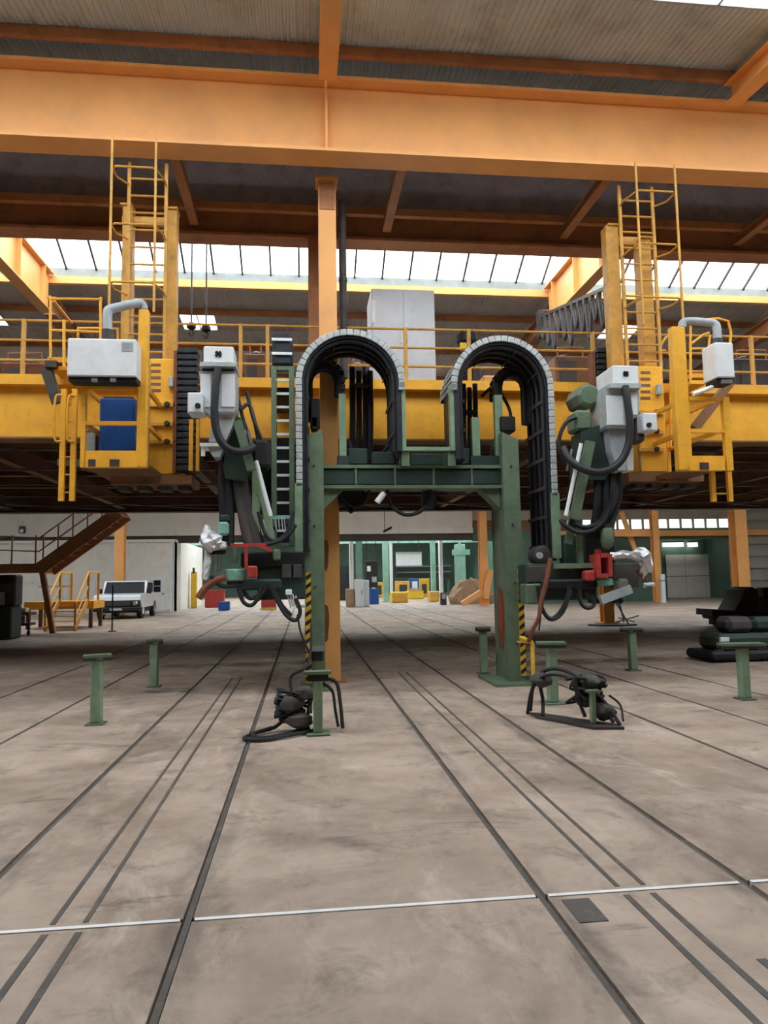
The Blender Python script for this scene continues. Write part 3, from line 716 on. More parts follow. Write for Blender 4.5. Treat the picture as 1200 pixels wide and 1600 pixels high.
# ================================================================== CABLE CHAIN ARCHES
def arch(label, cx, cy, r, yl, yr, Y, dep, hl, hr, big=True, bars=()):
    """semicircular cable chain: straight runs down to rows yl / yr, hoses down to hl / hr"""
    c_ = at(cx, cy, Y); R_ = X(cx+r, cy, Y) - c_.x
    zl, zr, zhl, zhr = Z(cx-r,yl,Y), Z(cx+r,yr,Y), Z(cx-r,hl,Y), Z(cx+r,hr,Y)
    t = thing('cable_chain_arch', label, 'cable chain', (c_.x, Y+dep/2, min(zhl,zhr)), 'arched cable chains on the green portal')
    def path(rad, za, zb, step):
        P = []; n = max(2, int((c_.z-za)/step))
        for i in range(n): P.append((c_.x-rad, za+(c_.z-za)*i/n, math.pi/2))
        k = int(math.pi*rad/step)
        for i in range(k+1):
            g = math.pi - math.pi*i/k; P.append((c_.x+rad*math.cos(g), c_.z+rad*math.sin(g), g-math.pi/2))
        n = max(2, int((c_.z-zb)/step))
        for i in range(1, n+1): P.append((c_.x+rad, c_.z-(c_.z-zb)*i/n, -math.pi/2))
        return P
    h = .095 if big else .07; step = .1
    src = None
    for i, (x, z, a) in enumerate(path(R_, zl, zr, step)):
        if src is None:
            me = MB(); s_ = 'silver' if big else 'chain_dark'
            for yy in (0, dep-.03): me.cbox(-step*.475, step*.475, yy, yy+.03, -h/2, h/2, .008)
            me.box(-.012, .012, .03, dep-.03, h/2-.02, h/2-.004)
            q = me.build('chain_link', s_, t); src = q.data
            off = Vector((0, dep/2, -h/2)); COL.objects.unlink(q); bpy.data.objects.remove(q)
        o = bpy.data.objects.new('chain_link', src); COL.objects.link(o)
        # mesh origin sits at the bottom centre of the link
        rot = Matrix.Rotation(-a, 3, 'Y'); w_ = Vector((x, Y, z)) + rot @ off
        place(o, w_, t); o.rotation_euler = (0, -a, 0)
    # inner band of cables, clear of the side plates
    pp = path(R_-h*.35, zhl, zhr, .09); th = .05
    vs = []; fs = []
    for (x, z, a) in pp:
        nx, nz = -math.sin(a), math.cos(a)
        for (e_, y_) in ((-th,Y+.04),(th*.6,Y+.04),(th*.6,Y+dep-.04),(-th,Y+dep-.04)): vs.append((x+nx*e_, y_, z+nz*e_))
    for i in range(len(pp)-1):
        for j in range(4): fs.append((i*4+j, i*4+(j+1)%4, i*4+4+(j+1)%4, i*4+4+j))
    fs += [(3,2,1,0), tuple(len(vs)-4+j for j in range(4))]
    MB().add(vs, fs).build('cable_band', 'chain_dark', t)
    nh = 4 if big else 2
    for j in range(nh):
        y_ = Y+.1+(dep-.2)*j/(nh-1)
        MB().tube([(x-(-math.sin(a))*.075, y_, z-math.cos(a)*.075) for x, z, a in path(R_-h*.35, zhl, zhr, .14)], .035, 7).build('cable', 'rubber', t, True)
    if big:
        for i, (x, z, a) in enumerate(path(R_-.15, zhl, zhr, .22)):
            if i % 2 == 0: MB().bar((x,Y+.03,z), (x,Y+dep-.03,z), .012, .05 if abs(a) > 1.2 else .015).build('separator', 'tarp', t)
    for (a, b, y0, y1) in bars: MB().px(a, b, y0, y1, Y, .12).build('end_bar', 'green_light', t)
    return t
arch('silver-edged cable chain arch over the column side of the portal', 548, 597, 80, 755, 604, 10.5, .9, 860, 704, True, ((461,473,755,866),))
arch('silver-edged cable chain arch nearest the green motor', 786, 604, 75, 604, 770, 10.5, .9, 716, 876, True, ((863,876,770,872),))
arch('small dark cable chain arch crossing the orange column', 506, 592, 30, 640, 616, 11.05, .3, 655, 616, False)
arch('small dark cable chain arch inside the arch by the green motor', 803, 602, 28, 617, 640, 11.05, .3, 617, 660, False)

def hose_column(label, xs_, y0, y1, Y, r, loops, hat=None):
    t = thing('hose_bundle', label, 'hoses', at(sum(xs_)/len(xs_), y1, Y))
    for i, x in enumerate(xs_):
        MB().tube(smoothpath([at(x,y0+(i%2)*6,Y+.05*(i%3)), at(x+1,(y0+y1)/2,Y+.05*(i%3)), at(x,y1,Y+.05*(i%3))], 3), r, 8).build('hose', 'chain_dark', t, True)
    for l in loops: hose('hose', l, r*.6, t)
    if hat: MB().px(*hat, Y-.05, .2, .02).build('hose_clamp', 'dark_steel', t)
    return t
hose_column('grey hose bundle standing between the column and the bracket', (550,560,570,578), 574, 722, 11.5, .05,
            [[(545,690,11.3),(556,712,11.2),(580,719,11.2),(602,712,11.2),(614,690,11.2)], [(590,715,11.2),(605,700,11.1),(616,680,11.1)]], (546,582,598,604))
hose_column('dark hose bundle inside the arch by the green motor', (724,733,742), 600, 724, 11.55, .045,
            [[(716,705,11.2),(735,724,11.2),(760,722,11.2),(772,700,11.2)], [(752,620,11.4),(768,606,11.3),(780,612,11.3),(796,640,11.3),(800,672,11.2)]], (720,746,640,646))

# tall green ladder with pale rungs
t = thing('green_ladder', 'tall green ladder with white rungs and a dark top panel', 'ladder', at(442,850,10.7))
MB().px(424,432,572,852,10.6,.3).build('side_rail', 'green', t); MB().px(452,460,572,852,10.6,.3).build('side_rail', 'green', t)
MB().px(432,452,572,578,10.62,.1).build('head_bar', 'green', t); MB().px(430,454,848,854,10.6,.3).build('foot_bar', 'green', t)
MB().px(430,454,690,850,10.84,.05).build('shade_sheet', 'chain_dark', t)  # dark sheet standing in for the shaded platform underside behind the rungs
tp = MB(); tp.px(425,458,518,572,10.66,.3,.05); tp.build('top_panel', 'chain_dark', t)
for y in (528,550): MB().px(424.5,456.5,y,y+4,10.63,.03).build('rung', 'pale_bar', t)
s = None
for i in range(13):
    z = Z(442,595,10.7) - i*.2065
    if s is None: s = MB().box(X(431,700,10.68), X(453,700,10.68), 10.66, 10.69, z-.018, z+.018).build('rung', 'pale_bar', t); s0 = WP[s.name].copy()
    else: inst(s, 'rung', t, s0-Vector((0,0,i*.2065)))
MB().box(X(424,850,10.6), X(460,850,10.6), 10.9, 12.2, Z(442,600,10.7)-.1, Z(442,600,10.7)).build('wall_bracket', 'green_dark', t)
MB().box(X(424,850,10.6), X(460,850,10.6), 10.9, 12.2, Z(442,680,10.7)-.1, Z(442,680,10.7)).build('wall_bracket', 'green_dark', t)

# ================================================================== WELDING MANIPULATORS
def pxprism(poly, Y, d):
    q = [at(x, y, Y) for x, y in poly]; return MB().prism([(p.x, p.z) for p in q], 'y', Y, Y+d)
def emblem(x, y, r, Y, parent):
    c_ = at(x, y, Y); q = MB()
    for k in range(4):
        a = math.pi/4*k + .3; d_ = Vector((math.cos(a), 0, math.sin(a)))*r
        q.bar(c_-d_, c_+d_, .016, .006, (0,1,0))
    for k in range(4):
        a = math.pi/2*k + .75; d_ = Vector((math.cos(a), 0, math.sin(a)))*r*.75; e_ = c_+d_
        q.box(e_.x-.012, e_.x+.012, e_.y-.003, e_.y+.003, e_.z-.012, e_.z+.012)
    return q.build('emblem', 'deep_black', parent)
def crumple(pts, rs, seed, n=12, amp=.35):
    rnd = random.Random(seed); P = smoothpath([at(*p) for p in pts], 3); k = len(P); R2 = []
    for i in range(k):
        u = i/(k-1)*(len(rs)-1); a = int(min(u, len(rs)-2)); R2.append(rs[a]+(rs[a+1]-rs[a])*(u-a))
    q = MB().tube(P, R2, n)
    q.v = [tuple(Vector(v)+Vector((rnd.uniform(-1,1), rnd.uniform(-1,1), rnd.uniform(-1,1)))*amp*max(R2[min(i//n, k-1)], .02)*.55) for i, v in enumerate(q.v)]
    return q

ml = thing('welding_manipulator', 'silver and green welding manipulator with the foil-wrapped torch beside the mint box', 'machine', at(400,940,10.3), 'welding manipulators hung beside the portal')
hb = MB().px(318,365,541,567,9.9,.45,.015).build('head_box', 'white_paint', ml); emblem(341,553,.05,9.893,hb)
MB().px(312,369,566,572,9.86,.55).build('head_flange', 'silver', ml)
MB().px(316,366,572,580,9.98,.4).build('head_collar', 'dark_steel', ml)
bd = pxprism([(311,580),(369,580),(369,638),(362,650),(330,650),(316,640)], 9.95, .42).build('body', 'silver', ml)
for a, b in ((313,329),(346,367)): MB().px(a, b, 584, 636, 9.935, .015, .005).build('cover', 'white_paint', bd)
MB().px(330,366,643,648,9.93,.03).build('band', 'steel', bd)
pxprism([(334,650),(365,650),(364,664),(352,690),(326,690),(330,664)], 9.98, .36).build('neck', 'silver', ml)
MB().px(312,350,692,697,9.95,.4).build('neck_flange', 'pale_bar', ml)
pxprism([(323,697),(350,697),(343,714),(333,714)], 10.0, .3).build('nozzle', 'grey_paint', ml)
MB().px(314,320,698,712,9.98,.06).build('pin', 'pale_bar', ml)
sb = MB().px(293,317,613,645,9.75,.34,.01).build('switch_box', 'cabinet_grey', ml)
MB().px(294.5,315.5,614.5,643.5,9.735,.015,.004).build('switch_cover', 'white_paint', sb)
p = at(309,634,9.73); MB().lathe(p, [(.035,-.03),(.04,-.0),(.04,.02)], 10, 'y').build('switch_knob', 'deep_black', sb)
MB().px(300,318,645,648,9.9,.2).build('switch_bracket', 'dark_steel', ml)
for a, b in ((295,301),(306,311)): MB().px(a, b, 655, 735, 10.5, .08).build('guide_bar', 'yellow', ml)
hose('main_hose', [(341,575,9.86),(337,605,9.82),(335,645,9.8),(338,672,9.8),(347,692,9.8),(362,704,9.82),(382,705,9.9),(397,698,10.0)], .055, ml, n=12)
pxprism([(352,705),(358,676),(370,650),(382,656),(390,690),(394,735),(384,752),(352,748),(348,728)], 10.15, .4).build('arm_housing', 'green_dark', ml)
MB().bar(at(371,658,10.05), at(393,735,10.05), .12, .12, (0,1,0)).build('arm_link', 'green', ml)
MB().px(377,384,672,690,10.0,.1,.01).build('link_pin', 'silver', ml)
MB().bar(at(388,672,10.0), at(396,705,10.0), .035, .035).build('piston', 'steel', ml)
MB().px(394,406,728,852,10.2,.12).build('upright', 'green_light', ml)
MB().bar(at(408,760,10.2), at(426,850,10.2), .1, .08, (0,1,0)).build('diagonal', 'green_light', ml)
MB().tube([at(400,720,10.1), at(423,806,10.1)], .03, 8).build('gas_strut', 'pale_bar', ml, True)
MB().px(394,422,686,730,10.2,.4,.05).build('joint', 'deep_black', ml)
MB().px(404,424,728,800,10.75,.1,.02).build('backing', 'deep_black', ml)
MB().px(343,392,745,800,10.6,.2,.05).build('backing', 'deep_black', ml)
MB().px(408,456,806,811,10.25,.06).build('hose_rail', 'mint', ml)
for i, dx in enumerate((0,6,11,16,20)):
    MB().tube([at(424+dx,809,10.22), at(426+dx,828,10.22)], .008, 6).build('clip', 'silver', ml)
for i, (a, b, c_) in enumerate(((352,348,345),(362,358,352),(374,372,385),(384,381,398))):
    MB().tube(smoothpath([at(a,690+i*6,10.35+.05*(i%2)), at(b,750,10.3), at((b+c_)/2+4,810,10.28), at(c_+6,852,10.25)], 5), .07+.02*(i>1), 10).build('hose', 'tarp' if i > 1 else 'rubber', ml, True)
for pts in ([(386,612,10.4),(392,640,10.35),(400,665,10.3),(410,690,10.3)], [(376,640,10.3),(388,632,10.35),(396,650,10.35),(404,690,10.3)],
            [(372,622,10.4),(380,655,10.35),(392,690,10.2)], [(404,800,10.2),(415,835,10.15),(430,845,10.15),(448,832,10.15),(458,800,10.2)],
            [(410,800,10.3),(428,825,10.25),(452,815,10.25)], [(398,850,10.1),(420,850,10.1),(446,840,10.1),(462,820,10.1)]):
    hose('hose', pts, .028, ml)
# carriage with the torch
MB().px(402,478,885,937,10.25,.55,.02).build('carriage', 'green_dark', ml)
MB().px(376,476,862,886,10.2,.6,.02).build('carriage_top', 'deep_black', ml)
MB().px(372,440,905,922,10.15,.5,.03).build('carriage_arm', 'green_dark', ml)
for a, b in ((440,455),(458,472)): MB().px(a, b, 882, 903, 10.19, .04, .01).build('cover_plate', 'tarp', ml)
MB().px(340,357,815,836,10.1,.2,.03).build('motor', 'mint', ml); MB().px(342,358,804,814,10.12,.2,.02).build('motor_cap', 'green_dark', ml)
p = at(367,899,10.15); MB().lathe(p+Vector((0,.1,-.08)), [(.13,0),(.16,.02),(.16,.15),(.14,.17)], 20).build('gear_housing', 'mint', ml, True)
MB().lathe(p+Vector((0,.1,-.17)), [(.08,0),(.12,.03),(.12,.09)], 20).build('gear_neck', 'dark_steel', ml, True)
MB().px(360,416,849,854,10.05,.06).build('frame_bar', 'red', ml); MB().px(382,387,854,890,10.05,.05).build('frame_bar', 'red', ml)
MB().px(386,402,884,903,10.02,.15,.02).build('valve', 'red', ml)
MB().bar(at(405,852,10.05), at(424,860,10.05), .06, .05).build('frame_bar', 'red', ml)
MB().px(364,370,855,880,10.2,.08).build('bracket', 'green', ml)
MB().px(426,438,858,875,10.1,.12,.02).build('bracket', 'green', ml)
MB().px(325,352,856,866,10.1,.15,.03).build('torch_body', 'deep_black', ml)
crumple([(323,820,10.1),(324,832,10.1),(330,846,10.08),(338,856,10.1)], [.015,.07,.17,.1], 3, 14, .5).build('foil_wrap', 'foil', ml)
crumple([(312,846,10.1),(330,850,10.08),(354,852,10.1)], [.02,.1,.05], 5, 12, .5).build('foil_wrap', 'foil', ml)
crumple([(323,858,10.1),(324,880,10.1),(320,906,10.1)], [.04,.05,.04], 9, 10, .5).build('foil_sleeve', 'foil', ml)
for x in (338,344): MB().tube([at(x,866,10.15), at(x-1,894,10.15)], .018, 8).build('torch_tube', 'steel', ml)
MB().tube(smoothpath([at(310,935,10.1), at(320,920,10.1), at(336,908,10.1), at(352,902,10.1)], 4), .05, 9).build('torch_cable', 'rust', ml, True)
for pts in ([(330,900,10.1),(345,915,10.1),(370,915,10.15),(395,910,10.2)], [(372,918,10.1),(380,940,10.1),(392,946,10.1),(402,936,10.1),(408,918,10.1)],
            [(380,922,10.2),(390,935,10.2),(404,930,10.2),(412,915,10.2)], [(425,915,10.05),(434,940,10.05),(448,962,10.05),(462,969,10.05),(469,955,10.05),(462,935,10.05)],
            [(430,925,10.1),(440,945,10.1),(455,962,10.1)], [(402,938,10.1),(412,925,10.1),(418,912,10.1)]):
    hose('hose', pts, .028, ml)
hose('cable', [(465,960,10.05),(469,985,10.05),(477,1006,10.1),(484,1022,10.2)], .014, ml)
for i in range(4): MB().tube([at(447+i*5,922+i*3,10.1), at(455+i*3,950-i*2,10.08)], .012, 6).build('lever', 'silver', ml)
MB().px(446,456,921,930,10.05,.08,.01).build('fitting', 'pale_bar', ml); MB().px(462,478,945,950,10.05,.06).build('fitting', 'silver', ml)
MB().px(383,400,910,922,10.25,.15,.02).build('coupling', 'blue', ml)
MB().box(X(402,900,10.25)+.3, X(478,900,10.25), 10.8, 11.0, Z(440,920,10.25), Z(440,890,10.25)).build('mount', 'green_dark', ml)

mr = thing('welding_manipulator', 'silver and green welding manipulator with a red ring frame and foil-wrapped pipe', 'machine', at(900,940,10.3), 'welding manipulators hung beside the portal')
hb = MB().px(958,998,571,600,9.9,.62,.015).build('head_box', 'white_paint', mr); emblem(978,584,.045,9.893,hb)
MB().px(953,1002,599,606,9.86,.7).build('head_flange', 'silver', mr)
bd = pxprism([(947,606),(998,606),(1000,640),(992,652),(980,668),(948,668)], 9.95, .6).build('body', 'silver', mr)
MB().px(948,974,618,664,9.93,.02,.006).build('cover', 'white_paint', bd); MB().px(982,996,613,648,9.93,.02,.006).build('cover', 'white_paint', bd)
pxprism([(951,668),(982,668),(980,700),(978,735),(966,735),(956,705)], 9.99, .45).build('neck', 'grey_paint', mr)
MB().px(949,984,664,670,9.92,.5).build('band', 'steel', mr)
pxprism([(978,700),(990,700),(990,735),(980,735)], 10.1, .25).build('nozzle', 'pale_bar', mr)
sb = MB().px(1006,1027,645,673,9.75,.36,.01).build('switch_box', 'cabinet_grey', mr)
MB().px(1007.5,1025.5,646.5,671.5,9.735,.015,.004).build('switch_cover', 'white_paint', sb)
MB().lathe(at(1014,664,9.73), [(.03,-.03),(.038,0),(.038,.02)], 10, 'y').build('switch_knob', 'deep_black', sb)
MB().px(994,1008,650,690,9.95,.3,.03).build('switch_bracket', 'dark_steel', mr)
hose('main_hose', [(977,604,9.86),(980,625,9.82),(984,660,9.8),(983,690,9.8),(973,716,9.8),(955,733,9.8),(930,738,9.85),(905,730,9.9),(888,716,10.0),(880,700,10.1)], .055, mr, n=12)
hose('hose', [(900,652,10.2),(885,660,10.2),(875,680,10.2),(874,700,10.2),(882,725,10.2)], .03, mr)
p = at(913,622,10.5); MB().lathe(p+Vector((0,-.2,0)), [(.14,0),(.19,.04),(.19,.5),(.15,.56)], 8, 'y').build('motor', 'green', mr)
MB().px(900,926,640,672,10.2,.4,.04).build('motor_mount', 'green', mr)
pxprism([(908,674),(930,666),(945,662),(956,684),(958,725),(945,750),(905,750),(906,715)], 10.2, .4).build('arm_housing', 'green_dark', mr)
MB().bar(at(922,690,10.1), at(897,812,10.1), .13, .1, (0,1,0)).build('arm_link', 'green', mr)
MB().tube([at(908,693,10.0), at(884,806,10.0)], .03, 8).build('gas_strut', 'pale_bar', mr, True)
MB().tube([at(893,702,10.05), at(886,735,10.05)], .02, 8).build('piston', 'steel', mr, True)
MB().px(904,911,812,892,10.25,.1).build('upright', 'green', mr)
MB().bar(at(897,800,10.2), at(888,850,10.2), .1, .08, (0,1,0)).build('diagonal', 'green', mr)
for i, (a, b, c_) in enumerate(((935,934,930),(945,946,944),(956,958,955),(965,966,952))):
    MB().tube(smoothpath([at(a,712+i*5,10.35+.05*(i%2)), at(b,760,10.3), at((b+c_)/2,800,10.28), at(c_-4,842,10.25)], 5), .06, 10).build('hose', 'tarp' if i > 1 else 'rubber', mr, True)
for pts in ([(960,760,10.1),(950,800,10.1),(930,826,10.1),(905,832,10.1),(884,822,10.1),(876,812,10.15)], [(952,780,10.15),(940,812,10.15),(915,824,10.15),(890,815,10.15)],
            [(962,700,10.2),(970,760,10.2),(962,800,10.2),(948,825,10.2)]):
    hose('hose', pts, .035, mr)
p = at(949,858,10.15); MB().lathe(p, [(.03,0),(.08,.05),(.1,.12),(.1,.27),(.08,.31)], 16).build('motor', 'green', mr, True)
MB().lathe(p+Vector((0,0,.31)), [(.06,0),(.06,.06)], 12).build('motor_cap', 'dark_steel', mr)
MB().px(822,932,880,938,10.25,.55,.02).build('carriage', 'green_dark', mr)
MB().px(824,858,884,910,10.22,.04,.01).build('cover_plate', 'tarp', mr); MB().px(822,848,912,944,10.2,.3,.02).build('carriage_foot', 'green', mr)
MB().px(868,936,880,888,10.15,.3).build('hose_rail', 'green', mr)
MB().px(912,962,826,884,10.5,.25,.03).build('control_pack', 'deep_black', mr)
MB().px(880,902,835,882,10.5,.2,.03).build('control_pack', 'green_dark', mr)
MB().px(846,934,905,922,10.15,.5,.03).build('carriage_arm', 'deep_black', mr)
MB().lathe(at(843,868,10.4), [(.1,-.15),(.14,-.13),(.14,.13),(.1,.15)], 18, 'y').build('guide_roller', 'dark_steel', mr, True)
MB().lathe(at(843,868,10.23), [(.05,-.02),(.05,.02)], 12, 'y').build('roller_hub', 'grey_paint', mr)
rg = MB()
rg.px(933,939,866,901,10.0,.3); rg.px(951,957,866,901,10.0,.3); rg.px(939,951,864,871,10.0,.3); rg.px(939,951,896,902,10.0,.3); rg.build('ring_frame', 'red', mr)
MB().px(915,932,891,908,10.05,.2,.03).build('valve', 'red', mr); MB().px(932,940,858,870,10.2,.1,.02).build('valve', 'red', mr)
MB().lathe(at(947,916,10.15)+Vector((0,.1,0)), [(.1,0),(.15,.02),(.15,.09),(.12,.12)], 20).build('gear_housing', 'mint', mr, True)
MB().px(958,1000,880,918,10.3,.2,.02).build('torch_panel', 'tarp', mr)
crumple([(956,870,10.05),(972,866,10.03),(990,868,10.03),(1003,866,10.03),(1013,878,10.03),(1016,894,10.05)], [.06,.05,.06,.11,.07,.03], 21, 12, .55).build('foil_wrap', 'foil', mr)
crumple([(1002,872,10.1),(1005,890,10.1),(1004,905,10.1)], [.07,.06,.03], 25, 10, .55).build('foil_wrap', 'foil', mr)
crumple([(1000,890,10.12),(1008,908,10.1)], [.05,.04], 27, 10, .5).build('torch_nozzle', 'rust', mr)
crumple([(1006,914,10.05),(1022,913,10.05)], [.035,.03], 29, 8, .5).build('torch_tip', 'silver', mr)
MB().bar(at(938,938,10.1), at(985,920,10.1), .12, .1, (0,1,0)).build('torch_arm', 'grey_paint', mr)
MB().px(966,984,904,922,10.1,.2,.03).build('torch_joint', 'steel', mr)
MB().px(930,975,935,943,10.15,.3,.02).build('lower_arm', 'deep_black', mr)
for pts in ([(905,920,10.1),(908,942,10.1),(918,950,10.1),(928,945,10.1),(926,930,10.1)], [(862,880,10.05),(854,915,10.05),(846,945,10.05),(855,964,10.05),(866,967,10.05),(880,955,10.05),(892,922,10.05)],
            [(840,915,10.15),(845,945,10.15),(858,966,10.1),(872,960,10.1),(884,940,10.1),(890,915,10.1)], [(912,925,10.2),(925,938,10.2),(945,938,10.2)]):
    hose('hose', pts, .03, mr)
hose('red_hose', [(860,872,10.0),(854,905,10.0),(845,940,10.0),(842,965,10.0),(832,985,10.1),(826,1002,10.2)], .032, mr, mat='rust')
for a, b in (((962,940),(982,975)),((968,942),(975,972)),((845,962),(842,985))): MB().tube([at(*a,10.1), at(*b,10.1)], .012, 6).build('lead', 'rubber', mr)
for a, b in (((962,972),(998,962)),((966,965),(992,972))): MB().tube([at(*a,10.1), at(*b,10.1)], .01, 6).build('lead', 'rubber', mr)

# ================================================================== T-SHAPED FLOOR STANDS
def stand(label, x, y, h, tw, td, rz, base=.2):
    t = thing('support_stand', label, 'stand', (x,y,0), 'green T-shaped floor stands')
    MB().box(x-base/2, x+base/2, y-base/2, y+base/2, .002, .02).build('base_plate', 'green', t)
    q = MB(); q.cbox(x-.06, x+.06, y-.06, y+.06, .02, h-.05, .012); q.build('post', 'green_light', t)
    MB().box(x-.075, x+.075, y-.075, y+.075, h-.07, h-.05).build('collar', 'green', t)
    c_, s_ = math.cos(rz), math.sin(rz)
    e_ = Vector((c_, s_, 0))*tw/2; o_ = Vector((x,y,h-.025))
    tp = MB().bar(o_-e_, o_+e_, td, .03).build('top_plate', 'green', t)
    for k in (-1,1):
        n_ = Vector((-s_, c_, 0))*td*.42*k
        MB().bar(o_-e_+n_+Vector((0,0,-.03)), o_+e_+n_+Vector((0,0,-.03)), .015, .05).build('top_flange', 'dark_steel', tp)
    return t
stand('green T-shaped stand nearest the blue cabinet side, front one', -2.37, 8.71, .80, .30, .16, .35)
stand('green T-shaped stand set back on the blue cabinet side', -2.31, 11.6, .74, .24, .14, .35)
stand('green T-shaped stand just in front of the hazard-striped leg by the tangled cables', 3.12, 8.95, .78, .36, .22, -.25, .26)
stand('green T-shaped stand half hidden behind the wider portal leg', 2.98, 11.9, .78, .22, .2, 0)
stand('green T-shaped stand set back, below the foil-wrapped pipe', 5.49, 11.7, .72, .34, .16, -.2)
stand('green T-shaped stand in front of the dark low machine', 5.57, 8.74, .72, .55, .2, -.15)
t = thing('support_stand', 'green T-shaped stand buried in cables before the portal', 'stand', (.14,7.7,0), 'green T-shaped floor stands')
MB().box(.02,.26,7.58,7.82,.002,.02).build('base_plate', 'green', t); MB().cbox(.09,.19,7.65,7.75,.02,.62,.01).build('post', 'green_light', t)
MB().box(.0,.28,7.62,7.78,.62,.65).build('top_plate', 'green', t); MB().box(.03,.25,7.64,7.76,.55,.62).build('clamp', 'deep_black', t)
t = thing('support_stand', 'short green stand with a slotted foot under the tangled cables', 'stand', (3.1,7.6,0), 'green T-shaped floor stands')
MB().prism([(2.6,8.3),(2.75,8.2),(3.3,7.45),(3.3,7.3),(3.0,7.35),(2.6,8.05)], 'z', .002, .03).build('base_plate', 'dark_steel', t)
MB().cbox(3.03,3.09,7.5,7.56,.03,.36,.01).build('post', 'green_light', t); MB().box(2.99,3.13,7.46,7.6,.36,.385).build('top_plate', 'green', t)

def cable_pile(label, loc, curves, blobs):
    t = thing('cable_pile', label, 'cables', loc, 'tangled cables on the floor')
    x, y, _ = loc
    for pts, r in curves: MB().tube(smoothpath([(x+a, y+b, max(c_, r+.002)) for a, b, c_ in pts], 6), r, 8).build('cable', 'rubber', t, True)
    for (a, b, c_, sx, sy, sz, sd) in blobs:
        rnd = random.Random(sd); q = MB()
        pr = [(math.sin(math.pi*i/6)+.02, -math.cos(math.pi*i/6)) for i in range(7)]
        q.lathe((0,0,0), pr, 10); q.v = [(x+a+v[0]*sx*rnd.uniform(.75,1.15), y+b+v[1]*sy*rnd.uniform(.75,1.15), c_+v[2]*sz*rnd.uniform(.75,1.1)) for v in q.v]
        q.build('connector', 'tarp', t, True)
    return t
R_ = random.Random(4)
def knot(n, cx, cy, cz, s):
    out = []
    for i in range(n):
        pts = [(cx+R_.uniform(-s,s), cy+R_.uniform(-s*.6,s*.6), cz+R_.uniform(-.9,1)*s*.8) for _ in range(6)]
        out.append((pts, R_.uniform(.012,.022)))
    return out
cable_pile('black cables heaped at the foot of the striped leg by the orange column', (.0,7.8,0),
    knot(9, -.12, .05, .28, .2) + [([(.05,-.02,.05),(-.15,-.12,.03),(-.35,-.3,.03),(-.52,-.25,.03),(-.5,-.05,.03),(-.3,.1,.06),(-.1,.1,.25)], .022),
    ([(.1,-.05,.03),(-.1,-.2,.03),(-.4,-.38,.025),(-.6,-.3,.025),(-.55,-.1,.025),(-.35,.08,.05)], .02),
    ([(.2,.1,.55),(.34,.1,.5),(.38,.05,.3),(.4,-.05,.04)], .02), ([(.18,.12,.5),(.3,.15,.4),(.33,.1,.2),(.36,.1,.03)], .016), ([(-.1,.1,.3),(-.15,.2,.55),(.05,.3,.7),(.1,2.2,1.0)], .016)],
    [(-.15,.0,.3,.14,.1,.1,1), (-.05,-.05,.14,.15,.1,.09,2), (-.2,.05,.18,.1,.1,.08,3), (.0,.05,.4,.12,.1,.08,4)])
cable_pile('black cables tangled over the short stand on the bare floor', (3.0,7.75,0),
    knot(11, .05, -.1, .36, .2) + [([(-.4,.5,.05),(-.35,.45,.4),(-.2,.3,.55),(0,.1,.5),(.15,-.1,.3),(.25,-.3,.05)], .022), ([(-.45,.45,.03),(-.4,.35,.35),(-.25,.2,.5),(0,0,.45),(.2,-.2,.25),(.3,-.35,.03)], .02),
    ([(-.3,.5,.45),(-.28,.4,.2),(-.32,.3,.03)], .022), ([(.3,-.1,.3),(.4,-.15,.2),(.38,-.25,.05)], .012), ([(0,.0,.5),(-.05,-.1,.3),(-.02,-.2,.1)], .02)],
    [(-.3,.35,.42,.13,.1,.09,5), (.1,-.1,.45,.13,.1,.09,6), (.2,-.2,.15,.13,.1,.1,7), (.05,-.05,.25,.1,.1,.08,8)])
t = thing('bent_pipe', 'thin yellow bent pipe standing beside the wider portal leg', 'pipe', (3.3,10.2,0))
MB().tube(smoothpath([at(812,996,10.35), at(822,999,10.3), at(831,1004,10.25), at(832,1016,10.2), at(833,1050,10.2), Vector((X(834,1080,10.2),10.2,.01))], 4), .03, 8).build('pipe', 'hazard_yellow', t, True)
MB().tube([at(808,1003,10.4), at(832,1004,10.25)], .015, 6).build('stay', 'hazard_yellow', t)

# ================================================================== ON THE RAISED PLATFORM
t = thing('tall_cabinet', 'tall pale grey cabinet standing on the raised platform', 'cabinet', (X(630,600,13.0),13.4,4.93))
zt = Z(630,452,13.0); xa, xb = X(581,520,13.0), X(680,520,13.0)
MB().cbox(xa, xb, 13.0, 13.9, 4.932, zt, .015).build('body', 'cabinet_grey', t)
for (a, b) in ((xa+.02, (xa+xb)/2-.008), ((xa+xb)/2+.008, xb-.02)):
    dd = MB().box(a, b, 12.985, 13.0, 5.0, zt-.03).build('door', 'cabinet_grey', t)
    MB().box(b-.06 if a < xa+.1 else a+.03, b-.03 if a < xa+.1 else a+.06, 12.965, 12.985, 6.0, 6.15).build('handle', 'steel', dd)
MB().box(xa+.0, xa+.07, 12.975, 12.985, Z(600,505,13), Z(600,470,13)).build('lamp_strip', 'pale_bar', t)
t = thing('fan_unit', 'dark round-topped unit with a yellow plate on the platform', 'fan', (X(731,600,12.9),12.95,4.93))
p = at(731,540,12.9); zz = Z(731,516,12.9)
MB().lathe((p.x,12.95,4.932), [(.13,0),(.13,zz-.3-4.93),(.2,zz-.22-4.93),(.2,zz-.1-4.93),(.15,zz-4.93)], 18).build('body', 'deep_black', t, True)
MB().box(X(719,540,12.7), X(732,540,12.7), 12.71, 12.73, Z(725,547,12.7), Z(725,535,12.7)).build('plate', 'hazard_yellow', t)
MB().box(p.x-.06, p.x+.04, 12.73, 12.85, Z(725,545,12.7), Z(725,537,12.7)).build('plate_bracket', 'dark_steel', t)
